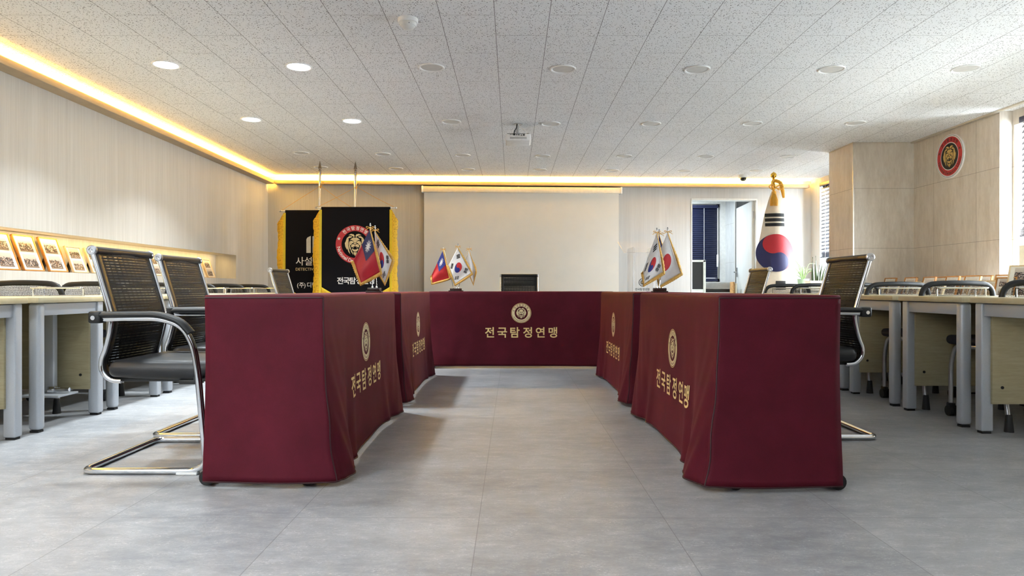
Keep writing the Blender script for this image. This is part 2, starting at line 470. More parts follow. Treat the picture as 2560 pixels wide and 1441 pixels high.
M['grey_metal'] = plain('silver_grey_powder_coat', (188, 192, 198), 0.45, 0.25, 0.05, 300)
M['rubber'] = plain('black_rubber', (18, 18, 19), 0.6)
M['gold_frame'] = mat_wood('honey_oak_frame', (176, 116, 54), (206, 146, 80), 0.4, (6, 6, 6))
M['pale_frame'] = mat_wood('pale_oak_frame', (206, 180, 140), (222, 200, 164), 0.4, (6, 6, 6))
M['mat_board'] = plain('white_mat_board', (226, 224, 218), 0.7)
M['photo'] = mat_photo()
M['red'] = plain('flag_red_satin', (196, 38, 42), 0.5, 0, 0.05, 90)
M['deep_red'] = plain('flag_crimson_satin', (176, 30, 44), 0.5, 0, 0.05, 90)
M['blue'] = plain('flag_blue_satin', (38, 52, 134), 0.5, 0, 0.05, 90)
M['navy'] = plain('flag_navy_satin', (24, 28, 84), 0.5, 0, 0.05, 90)
M['white_satin'] = plain('flag_white_satin', (232, 230, 228), 0.5, 0, 0.03, 60)
M['ivory'] = plain('flag_ivory_satin', (228, 216, 196), 0.5, 0, 0.04, 30)
M['black'] = plain('black_print', (14, 13, 14), 0.6)
M['velvet'] = plain('black_velvet', (12, 11, 16), 0.85, 0, 0.2, 200, 0.2)
M['white_print'] = plain('white_print', (236, 234, 230), 0.5)
M['silver_print'] = plain('silver_thread', (206, 206, 200), 0.45)
M['emblem_red'] = plain('emblem_red', (190, 40, 50), 0.5)
M['lion_gold'] = plain('lion_gold', (206, 176, 106), 0.45, 0.2, 0.14, 40)
M['lion_cream'] = plain('lion_cream_thread', (220, 198, 150), 0.6, 0, 0.1, 60)
M['fringe'] = mat_fringe('gold_fringe', (240, 190, 40), (176, 120, 16))
M['fringe2'] = mat_fringe('gold_braid', (226, 178, 88), (182, 130, 50), 210)
M['cord'] = plain('gold_cord', (222, 166, 54), 0.5)
M['brass'] = plain('polished_brass', (226, 178, 70), 0.15, 1.0, 0.04)
M['grey_steel'] = plain('dark_spear_steel', (120, 112, 104), 0.35, 0.8)
M['screen'] = plain('white_projection_fabric', (228, 223, 212), 0.8, 0, 0.02, 5)
M['housing'] = plain('ivory_screen_housing', (232, 222, 200), 0.4)
M['navy_slat'] = plain('navy_blind_slat', (36, 42, 76), 0.4)
M['acrylic'] = mat_glass()
M['acrylic_edge'] = mat_glass('acrylic_cut_edge', 0.35)
M['pane'] = mat_glass('window_glass', 0.02)
M['daylit'] = glow('bright_overcast_sky', (236, 244, 255), 1.6)
M['led'] = glow('warm_led_strip', (255, 206, 112), 5.0)
M['lens'] = glow('lit_lamp_lens', (240, 250, 255), 9.0)
M['lens_off'] = plain('unlit_lamp_lens', (206, 203, 198), 0.4)
M['aluminium'] = plain('aluminium_bead', (214, 206, 190), 0.35, 0.6)
M['leaf'] = mat_wood('dark_striped_leaf', (26, 44, 20), (64, 84, 40), 0.4, (1, 1, 60))
M['leaf2'] = plain('pale_green_leaf', (130, 156, 96), 0.5)
M['pot'] = plain('white_ceramic_pot', (226, 222, 204), 0.4)
M['pot2'] = plain('pale_green_pot', (150, 176, 150), 0.5)
M['soil'] = plain('dark_soil', (52, 40, 30), 0.9)
M['dark_wood'] = mat_wood('dark_walnut_base', (38, 24, 20), (56, 36, 30), 0.3, (30, 3, 3))
M['grey_panel'] = plain('light_grey_partition', (206, 208, 198), 0.6)
M['dark_screen'] = plain('black_felt_board', (18, 18, 18), 0.7)
M['door_face'] = mat_wallpaper('pale_door_laminate', (196, 198, 196), (216, 218, 216))
M['port'] = plain('black_socket', (16, 16, 18), 0.4)
M['vent'] = plain('grey_vent_grille', (176, 178, 178), 0.6)
M['dome'] = plain('smoked_dome', (22, 20, 20), 0.12)
M['window_frame'] = plain('dark_window_frame', (62, 62, 66), 0.4)
M['cream_board'] = plain('cream_panel_board', (236, 230, 204), 0.5)
M['book'] = plain('book_covers', (196, 150, 96), 0.5, 0, 0.4, 60)

# ---------------------------------------------------------------- flat designs (2-D shapes laid onto surfaces)
_gl = {}
def glyph(ch, bold=0.0):
    k = (ch, bold)
    if k in _gl: return _gl[k]
    cu = bpy.data.curves.new('glyph', 'FONT'); cu.body = ch; cu.fill_mode = 'FRONT'; cu.offset = bold; cu.resolution_u = 3
    o = bpy.data.objects.new('glyph', cu); COL.objects.link(o)
    bpy.context.view_layer.update()
    me = bpy.data.meshes.new_from_object(o.evaluated_get(bpy.context.evaluated_depsgraph_get()))
    vs = [(v.co.x, v.co.y) for v in me.vertices]; fs = [tuple(p.vertices) for p in me.polygons]
    bpy.data.objects.remove(o); bpy.data.curves.remove(cu); bpy.data.meshes.remove(me)
    _gl[k] = (vs, fs); return _gl[k]
class Design:
    """flat shapes as (points, faces, material slot, layer)"""
    def __init__(s): s.it = []
    def add(s, vs, fs, mi, layer=0): s.it.append((list(vs), list(fs), mi, layer)); return s
    def rect(s, x0, y0, x1, y1, mi, layer=0, nu=1, nv=1, rot=0, c=(0, 0)):
        vs = []; fs = []
        for j in range(nv + 1):
            for i in range(nu + 1):
                x = x0 + (x1 - x0) * i / nu; y = y0 + (y1 - y0) * j / nv
                vs.append((c[0] + x * math.cos(rot) - y * math.sin(rot), c[1] + x * math.sin(rot) + y * math.cos(rot)))
        for j in range(nv):
            for i in range(nu):
                a = j * (nu + 1) + i; fs.append((a, a + 1, a + nu + 2, a + nu + 1))
        return s.add(vs, fs, mi, layer)
    def ring(s, r0, r1, mi, layer=0, c=(0, 0), a0=0.0, a1=2 * PI, seg=48, nr=1, sy=1.0):
        vs = []; fs = []
        for j in range(nr + 1):
            r = r0 + (r1 - r0) * j / nr
            for k in range(seg + 1):
                a = a0 + (a1 - a0) * k / seg; vs.append((c[0] + r * math.cos(a), c[1] + r * math.sin(a) * sy))
        for j in range(nr):
            for k in range(seg):
                a = j * (seg + 1) + k; fs.append((a, a + 1, a + seg + 2, a + seg + 1))
        return s.add(vs, fs, mi, layer)
    def poly(s, pts, mi, layer=0):
        tr = tessellate_polygon([[Vector((p[0], p[1], 0)) for p in pts]])
        return s.add(pts, [tuple(t) for t in tr], mi, layer)
    def star(s, c, r, mi, layer=0, n=5, inner=0.42, rot=PI / 2):
        pts = []
        for k in range(2 * n):
            a = rot + PI * k / n; q = r if k % 2 == 0 else r * inner
            pts.append((c[0] + q * math.cos(a), c[1] + q * math.sin(a)))
        return s.poly(pts, mi, layer)
    def char(s, ch, c, size, mi, layer=0, rot=0.0, bold=0.02, sx=1.0):
        vs, fs = glyph(ch, min(bold, 0.018))
        if not vs: return s
        mx = (min(v[0] for v in vs) + max(v[0] for v in vs)) / 2
        my = 0.36
        out = []
        for x, y in vs:
            x = (x - mx) * size * sx; y = (y - my) * size
            out.append((c[0] + x * math.cos(rot) - y * math.sin(rot), c[1] + x * math.sin(rot) + y * math.cos(rot)))
        return s.add(out, fs, mi, layer)
    def word(s, txt, c, width, size, mi, layer=0, bold=0.02):
        n = len(txt)
        for i, ch in enumerate(txt):
            s.char(ch, (c[0] - width / 2 + width * (i + 0.5) / n, c[1]), size, mi, layer, 0, bold)
        return s
    def latin(s, txt, x0, y, size, mi, layer=0, bold=0.01, center=False):
        vs, fs = glyph(txt, bold)
        ofs = -(max(v[0] for v in vs) + min(v[0] for v in vs)) / 2 if center else 0
        return s.add([(x0 + (a + ofs) * size, y + b * size) for a, b in vs], fs, mi, layer)
    def arc_text(s, txt, c, r, a0, a1, size, mi, layer=0, bold=0.02, inward=False):
        ws = []
        for ch in txt:
            vs, _ = glyph(ch, 0.0)
            ws.append(0.3 if not vs else (max(v[0] for v in vs) - min(v[0] for v in vs) + 0.12))
        tot = sum(ws); acc = 0
        for ch, wd in zip(txt, ws):
            a = a0 + (a1 - a0) * (acc + wd / 2) / tot; acc += wd
            p = (c[0] + r * math.cos(a), c[1] + r * math.sin(a))
            s.char(ch, p, size, mi, layer, a + (PI / 2 if inward else -PI / 2), bold)
        return s
    def moved(s, c, k=1.0, rot=0.0):
        d = Design()
        for vs, fs, mi, l in s.it:
            d.it.append(([(c[0] + k * (x * math.cos(rot) - y * math.sin(rot)), c[1] + k * (x * math.sin(rot) + y * math.cos(rot))) for x, y in vs], fs, mi, l))
        return d
    def mesh(s, name, mapfn, mats, parent=None):
        mb = MB()
        for vs, fs, mi, l in s.it: mb.add([mapfn(x, y, l) for x, y in vs], fs, mi)
        return mb.build(name, mats, parent, recalc=False)
LION = [
    [(.03,.66),(.12,.80),(.34,.84),(.56,.72),(.40,.72),(.24,.66),(.08,.56)],
    [(.26,.62),(.50,.64),(.70,.48),(.80,.22),(.66,.38),(.50,.48),(.32,.52)],
    [(0,.50),(.14,.54),(.30,.44),(.44,.30),(.30,.31),(.15,.23),(.09,.10),(0,.08)],
    [(.13,.17),(.26,.23),(.42,.22),(.46,.04),(.42,-.14),(.34,-.12),(.26,.03),(.14,.04)],
    [(0,.05),(.08,.06),(.13,.01),(.07,-.05),(0,-.07)],
    [(.02,-.12),(.10,-.07),(.22,-.04),(.34,-.16),(.34,-.30),(.24,-.34),(.12,-.26),(.02,-.25)],
    [(.10,-.30),(.16,-.32),(.13,-.43)],
    [(0,-.52),(.12,-.50),(.26,-.40),(.27,-.52),(.16,-.66),(0,-.70)],
    [(.54,.42),(.72,.34),(.88,.04),(.84,-.26),(.70,-.54),(.67,-.40),(.58,-.70),(.42,-.92),(.52,-.52),(.58,-.2),(.58,.1)],
    [(.48,.26),(.54,.04),(.52,-.26),(.45,-.52),(.41,-.44),(.34,-.72),(.14,-1.0),(.22,-.74),(.34,-.50),(.42,-.24),(.47,.0)],
    [(0,-.76),(.10,-.73),(.15,-.80),(.08,-.96),(0,-1.08)],
]
def lion(d, mi, layer, k=0.62, c=(0, 0)):
    for p in LION:
        for sg in (1, -1):
            pts = [(c[0] + sg * x * k, c[1] + (y + 0.08) * k) for x, y in p]
            d.poly(pts, mi, layer)
    return d
TOPTXT = '전국탐정연맹'
BOTTXT = 'National Detective Union'
def crest_cloth():      # slots: 0 gold, 1 cream, 2 maroon
    d = Design()
    d.ring(0.965, 1.0, 0, 1); d.ring(0.66, 0.93, 1, 1, nr=2)
    d.arc_text(TOPTXT, (0, 0), 0.79, R(150), R(30), 0.20, 2, 2, 0.03)
    d.arc_text(BOTTXT, (0, 0), 0.79, R(206), R(334), 0.15, 2, 2, 0.03, True)
    d.star((-0.74, 0.22), 0.08, 2, 2); d.star((0.74, 0.22), 0.08, 2, 2)
    lion(d, 1, 1, 0.56)
    return d
def crest_banner():     # slots: 0 red, 1 white, 2 cream
    d = Design()
    d.ring(0.70, 1.0, 0, 1, nr=2)
    d.arc_text(TOPTXT, (0, 0), 0.85, R(138), R(42), 0.21, 1, 2, 0.03)
    d.arc_text(BOTTXT, (0, 0), 0.85, R(188), R(352), 0.24, 1, 2, 0.02, True)
    d.star((-0.83, 0.30), 0.10, 1, 2); d.star((0.83, 0.30), 0.10, 1, 2)
    lion(d, 2, 1, 0.60)
    return d

# ================================================================ SETTING
def plane_obj(name, lo, hi, mat):
    mb = MB(); mb.b2(lo, hi); return struct(mb.build(name, mat))
plane_obj('floor', (-3.6, -3.2, -0.10), (4.9, 12.6, 0.0), M['floor'])
plane_obj('ceiling', (-3.6, -3.2, CEIL), (4.9, 12.6, CEIL + 0.10), M['ceiling'])
# left wall with the long display niche
mb = MB(); XL = -3.27
NZ0, NZ1, NY1 = 0.867, 1.145, 8.10
mb.b2((XL - 0.30, 0.25, 0), (XL, 9.4, NZ0)); mb.b2((XL - 0.30, 0.25, NZ1), (XL, 9.4, CEIL))
mb.b2((XL - 0.30, -3.2, 0), (XL, 0.25, 0.85)); mb.b2((XL - 0.30, -3.2, 2.10), (XL, 0.25, CEIL)); mb.b2((XL - 0.30, -3.2, 0.85), (XL, -2.8, 2.10))  # with an opening for the added window, out of view
mb.b2((XL - 0.30, NY1, NZ0), (XL, 9.4, NZ1)); mb.b2((XL - 0.30, 0.25, NZ0), (XL, 0.6, NZ1))
mb.b2((XL - 0.30, 0.6, NZ0), (XL - 0.24, NY1, NZ1))
struct(mb.build('wall_left', M['paper']))
# back wall, built along its own line (it runs 3 degrees off square)
BA = math.atan(0.0517)
def bw(xl, off, z):     # point on the back wall: xl along it, off = distance in front of it
    c, s_ = math.cos(BA), math.sin(BA)
    return Vector((xl * c + off * s_, 9.323 + xl * s_ - off * c, z))
def back_obj(o):
    o.location = (0, 9.323, 0); o.rotation_euler = (0, 0, BA); return o
DX0, DX1, DZ = 2.475, 3.40, 1.995
mb = MB()
mb.b2((-3.5, 0, 0), (DX0, 0.12, CEIL)); mb.b2((DX1, 0, 0), (4.7, 0.12, CEIL)); mb.b2((DX0, 0, DZ), (DX1, 0.12, CEIL))
struct(back_obj(mb.build('wall_back', M['paper'])))
mb = MB()
mb.b2((DX0 - 0.004, -0.004, 0), (DX0 + 0.012, 0.13, DZ)); mb.b2((DX0, -0.004, DZ - 0.02), (DX1, 0.13, DZ + 0.004)); mb.b2((DX1 - 0.012, -0.004, 0), (DX1 + 0.004, 0.13, DZ))
struct(back_obj(mb.build('trim_1', M['white_paint'])), 'door frame lining in the back wall')
# light ledges (cove) on the left and the back wall
mb = MB()
mb.b2((XL, -3.2, 2.14), (XL + 0.0985, 9.10, 2.152)); mb.b2((XL + 0.098, -3.2, 2.14), (XL + 0.118, 9.06, 2.187), 0.002)
led = MB(); led.b2((XL + 0.03, -3.0, 2.153), (XL + 0.045, 9.0, 2.158))
tl = struct(mb.build('trim_2', M['trim']), 'light ledge along the left wall'); led.build('led_strip', M['led'], tl)
mb = MB()
mb.b2((-3.16, -0.0985, 2.14), (4.07, 0, 2.152)); mb.b2((-3.16, -0.118, 2.14), (4.09, -0.098, 2.187), 0.002); mb.b2((4.07, -0.118, 2.14), (4.09, 0, 2.187))
led = MB(); led.b2((-3.1, -0.045, 2.153), (4.05, -0.03, 2.158))
tb = struct(back_obj(mb.build('trim_3', M['trim'])), 'light ledge along the back wall'); led.build('led_strip', M['led'], tb)
# right wall: stone-tiled piece with the emblem, column, two window bays
XR = 4.10
mb = MB(); mb.b2((XR, 5.76, 0), (4.6, 6.99, CEIL))
struct(mb.build('wall_right', M['stone']))
mb = MB(); mb.b2((3.48, 6.99, 0), (XR + 0.4, 7.52, CEIL))
struct(mb.build('trim_4', M['stone1']), 'stone-tiled column')
mb = MB()
for x, y in ((3.48, 6.99),): mb.b2((x - 0.004, y - 0.004, 0), (x + 0.008, y + 0.008, CEIL))
mb.b2((3.476, 6.986, CEIL - 0.008), (XR, 6.994, CEIL)); mb.b2((3.476, 6.986, CEIL - 0.008), (3.484, 7.52, CEIL))
struct(mb.build('trim_5', M['aluminium']), 'metal corner bead of the stone column')
mb = MB(); mb.b2((XR - 0.035, -3.2, CEIL - 0.014), (XR - 0.005, 6.985, CEIL + 0.01)); struct(mb.build('trim_6', M['aluminium']), 'ceiling edge bead over the right wall')
def window_wall(name, x, y0, y1, wy0, wy1, wz0, wz1, mat, th=0.25):
    mb = MB()
    mb.b2((x, y0, 0), (x + th, y1, wz0)); mb.b2((x, y0, wz1), (x + th, y1, CEIL))
    mb.b2((x, y0, wz0), (x + th, wy0, wz1)); mb.b2((x, wy1, wz0), (x + th, y1, wz1))
    return struct(mb.build(name, mat))
window_wall('wall_right_near_bay', 4.21, 2.9, 5.76, 3.1, 5.74, 0.74, 2.12, M['stone'])
window_wall('wall_right_far_bay', 4.16, 7.52, 9.6, 7.75, 9.26, 0.80, 2.14, M['paper'])
plane_obj('wall_right_front', (XR, 1.9, 0), (4.3, 2.9, CEIL), M['stone'])
plane_obj('wall_right_entry', (XR, -3.2, 0), (4.3, 1.9, CEIL), M['stone'])
plane_obj('wall_front_added', (-3.5, -3.2, 0), (4.4, -3.1, CEIL), M['dark_wood'])  # unseen wall added behind the camera, dark to cut bounced light
def window(n, x, wy0, wy1, wz0, wz1, mull):
    mb = MB(); f = 0.045
    mb.b2((x, wy0, wz0), (x + 0.06, wy1, wz0 + f)); mb.b2((x, wy0, wz1 - f), (x + 0.06, wy1, wz1))
    mb.b2((x, wy0, wz0), (x + 0.06, wy0 + f, wz1)); mb.b2((x, wy1 - f, wz0), (x + 0.06, wy1, wz1))
    for q in mull: mb.b2((x + 0.005, q - 0.03, wz0), (x + 0.055, q + 0.03, wz1))
    fr = struct(mb.build(n, M['window_frame']))
    g = MB(); g.b2((x + 0.028, wy0 + 0.02, wz0 + 0.02), (x + 0.032, wy1 - 0.02, wz1 - 0.02)); g.build('pane', M['pane'], fr)
window('window_1', 4.34, 3.1, 5.74, 0.74, 2.12, (4.4,))
window('window_4_added', -3.50, -2.8, 0.25, 0.85, 2.10, (-1.3,))  # added window out of view, lets in the fill for the ceiling
window('window_2', 4.30, 7.75, 9.26, 0.80, 2.14, (8.5,))

# ---- room seen through the open doorway
mb = MB()
WY = 11.05
mb.b2((1.2, WY, 0), (4.9, WY + 0.15, 0.86)); mb.b2((1.2, WY, 2.12), (4.9, WY + 0.15, CEIL)); mb.b2((1.2, WY, 0.86), (1.6, WY + 0.15, 2.12)); mb.b2((3.36, WY, 0.86), (4.9, WY + 0.15, 2.12))
struct(mb.build('wall_side_room_back', M['white_paint']))
plane_obj('wall_side_room_left', (1.2, 9.55, 0), (1.3, WY, CEIL), M['white_paint'])
plane_obj('wall_side_room_right', (4.7, 9.66, 0), (4.8, 12.0, CEIL), M['white_paint'])
mb = MB(); mb.b2((3.44, 10.55, 0), (4.7, 11.05, CEIL)); struct(mb.build('trim_7', M['grey_stone']), 'grey tiled column in the side room')
mb = MB(); mb.b2((3.425, 10.535, 0), (3.45, 10.555, CEIL)); struct(mb.build('trim_8', M['white_paint']), 'corner bead of the grey column')
mb = MB(); x0, x1, z0, z1 = 1.6, 3.36, 0.86, 2.12; f = 0.05
mb.b2((x0, WY + 0.06, z0), (x1, WY + 0.12, z0 + f)); mb.b2((x0, WY + 0.06, z1 - f), (x1, WY + 0.12, z1)); mb.b2((x0, WY + 0.06, z0), (x0 + f, WY + 0.12, z1)); mb.b2((x1 - f, WY + 0.06, z0), (x1, WY + 0.12, z1)); mb.b2((2.45, WY + 0.06, z0), (2.51, WY + 0.12, z1))
wf = struct(mb.build('window_3', M['white_paint']))
g = MB(); g.b2((x0 + .02, WY + 0.088, z0 + .02), (x1 - .02, WY + 0.092, z1 - .02)); g.build('pane', M['pane'], wf)
# the open door leaf, hinged at the right jamb, swung into the side room
dm = MB(); dm.b2((-0.02, 0, 0.01), (0.02, 0.90, 1.975), 0.002)
door = struct(dm.build('door_1', M['door_face']), 'open pale laminate door'); hp = bw(DX1 - 0.03, -0.06, 0)
door.location = hp; door.rotation_euler = (0, 0, R(-5))
h = MB(); h.b2((-0.030, 0.82, 0.93), (-0.018, 0.86, 1.07), 0.004); h.tube(bend([(-0.02, 0.84, 1.0), (-0.07, 0.84, 1.0), (-0.07, 0.73, 1.0)], 0.02), 0.009, 8); h.build('door_handle', M['brushed'], door)
h = MB()
for z in (0.25, 1.0, 1.78): h.cyl((-0.006, -0.006, z - 0.05), (-0.006, -0.006, z + 0.05), 0.009, 10)
h.build('hinge', M['brushed'], door)

# ================================================================ CEILING FITTINGS
def downlight(lit):
    t = thing('ceiling_downlight', '', 'downlight')
    MM = Matrix.Rotation(PI, 4, 'X')
    a = MB(); a.lathe([(0.087, 0.0), (0.088, 0.004), (0.084, 0.008), (0.076, 0.006), (0.073, 0.002)], 40, M=MM, cap=False)
    a.build('rim', M['white_plastic'], t)
    a = MB(); a.lathe([(0.0005, 0.003), (0.04, 0.003), (0.075, 0.002)], 40, M=MM, cap=False)
    a.build('lens', M['lens'] if lit else M['lens_off'], t)
    return t
lit0 = downlight(True); off0 = downlight(False); used = {}
def put_light(px, py, lab, lit=False):
    d = FP * (CEIL - EYE) / (723.0 - py); loc = (X_at(px, d), d, CEIL)
    src = lit0 if lit else off0; g = 'lit round downlights' if lit else 'unlit round downlights'
    if src.name not in used:
        used[src.name] = 1; src.location = loc; src['label'] = lab; src['group'] = g; o = src
    else: o = dup(src, loc, 0, lab, g)
    if lit: area('lamp_light', (loc[0], loc[1], CEIL - 0.012), (0, 0, 0), 0.14, 0.14, 11.5, COOL, R(112), 'DISK')
put_light(415, 161, 'glowing white round downlight in the nearest row, outer left one of the two', True)
put_light(747, 166, 'glowing white round downlight in the nearest row, inner one near the smoke detector', True)
put_light(628, 298, 'glowing white round downlight in the second row, outer one nearer the warm ledge', True)
put_light(880, 302, 'glowing white round downlight in the second row, inner one above the banner poles', True)
ORD = ['first', 'second', 'third', 'fourth', 'fifth', 'sixth', 'seventh', 'eighth']
for row, xs in (('nearest', [(1079,168),(1408,172),(1743,173),(2079,173),(2414,171)]),
                ('second', [(1128,304),(1377,309),(1628,309),(1881,308),(2139,307)]),
                ('third', [(753,382),(957,385),(1157,388),(1357,390),(1561,390),(1765,391),(1969,391)]),
                ('farthest', [(802,418),(990,421),(1170,423),(1350,424),(1530,426),(1711,427),(1892,427)])):
    for i, (px, py) in enumerate(xs):
        put_light(px, py, 'unlit round downlight, %s unlit one from the left in the %s ceiling row' % (ORD[i], row))
# smoke detector
t = thing('smoke_detector', 'white domed smoke detector on the ceiling near the top of the view', 'smoke detector', (X_at(1020, 3.80), 3.80, CEIL))
MM = Matrix.Rotation(PI, 4, 'X')
a = MB(); a.lathe([(0.056, 0), (0.056, 0.018), (0.053, 0.022), (0.046, 0.023)], 36, M=MM); a.build('base', M['white_plastic'], t)
a = MB(); a.lathe([(0.047, 0.022), (0.047, 0.034), (0.043, 0.040), (0.040, 0.040), (0.038, 0.044), (0.030, 0.052), (0.015, 0.057), (0.001, 0.058)], 36, M=MM); a.build('cap', M['white_paint'], t)
a = MB(); a.cyl((0.012, -0.042, -0.036), (0.012, -0.044, -0.037), 0.0025, 8); a.build('indicator', M['black'], t)
# dome camera
t = thing('dome_camera', 'white and black dome security camera on the ceiling before the warm back ledge', 'security camera', (X_at(1858, 9.0), 9.0, CEIL))
a = MB(); a.lathe([(0.062, 0), (0.062, 0.022), (0.056, 0.034), (0.044, 0.038)], 32, M=MM); a.build('housing', M['white_plastic'], t)
a = MB(); a.lathe([(0.042, 0.036), (0.041, 0.052), (0.034, 0.068), (0.02, 0.078), (0.001, 0.081)], 28, M=MM); a.build('dome', M['dome'], t)
# projector
t = thing('projector', 'white projector hanging from the ceiling on a short pole, rear side to the camera', 'projector', (X_at(1295.5, 6.1), 6.22, 0))
a = MB(); a.b2((-0.113, -0.12, 2.072), (0.113, 0.13, 2.133), 0.012, 3); a.build('body', M['white_plastic'], t)
a = MB(); a.b2((-0.074, -0.1225, 2.084), (0.076, -0.119, 2.102), 0.001)
a.build('vent', M['vent'], t)
a = MB()
for x0, x1, z0, z1 in ((-.073,-.067,2.119,2.125),(-.058,-.052,2.119,2.125),(-.045,-.027,2.115,2.129),(-.021,-.005,2.117,2.123),(.001,.011,2.115,2.126),(.022,.036,2.112,2.116),(.022,.036,2.119,2.123),(.043,.058,2.113,2.126)):
    a.b2((x0, -0.1225, z0), (x1, -0.119, z1))
a.build('socket', M['port'], t)
a = MB(); a.b2((-0.10, -0.10, 2.133), (0.10, 0.10, 2.139), 0.002); a.build('top_plate', M['port'], t)
a = MB(); a.cyl((-0.005, 0, 2.139), (-0.005, 0, CEIL), 0.012, 14); a.lathe([(0.02, 2.139), (0.02, 2.155), (0.013, 2.16)], 14); a.lathe([(0.04, CEIL - 0.006), (0.04, CEIL)], 20); a.b2((-0.03, -0.006, 2.17), (-0.022, 0.006, 2.205)); a.build('mount_pole', M['brushed'], t)
a = MB(); a.tube(curve([(-0.036, -0.124, 2.122), (-0.034, -0.135, 2.15), (-0.018, -0.06, 2.19), (-0.008, -0.02, CEIL)]), 0.0045, 8); a.build('power_cable', M['black_plastic'], t, )
a = MB(); a.tube(curve([(0.066, -0.122, 2.118), (0.067, -0.14, 2.14), (0.045, -0.08, 2.18), (0.02, -0.04, 2.21), (0.0, -0.02, CEIL)]), 0.003, 8); a.build('video_cable', M['white_plastic'], t)

# ================================================================ BACK WALL: SCREEN
t = back_obj(thing('projection_screen', 'large pull-down projection screen with ivory housing hanging on the back wall', 'projection screen'))
sx0, sx1 = -1.212, 1.475
a = MB(); a.b2((sx0, -0.115, 2.043), (sx1, -0.02, 2.122), 0.010, 3); a.build('housing', M['housing'], t)
a = MB()
for x in (sx0, sx1): a.b2((x - 0.012, -0.12, 2.038), (x + 0.012, -0.015, 2.127), 0.006)
a.build('end_cap', M['white_plastic'], t)
a = MB(); a.b2((sx0 + 0.02, -0.062, 0.62), (sx1 - 0.025, -0.058, 2.045)); a.build('screen_fabric', M['screen'], t)
a = MB(); a.cyl((sx0 + 0.02, -0.06, 0.61), (sx1 - 0.025, -0.06, 0.61), 0.014, 12); a.build('bottom_bar', M['black_plastic'], t)
a = MB()
for x in (-1.0, 0.08, 1.16): a.b2((x - 0.012, -0.075, 2.118), (x + 0.012, 0.0, 2.136), 0.002)
a.build('wall_bracket', M['brushed'], t)

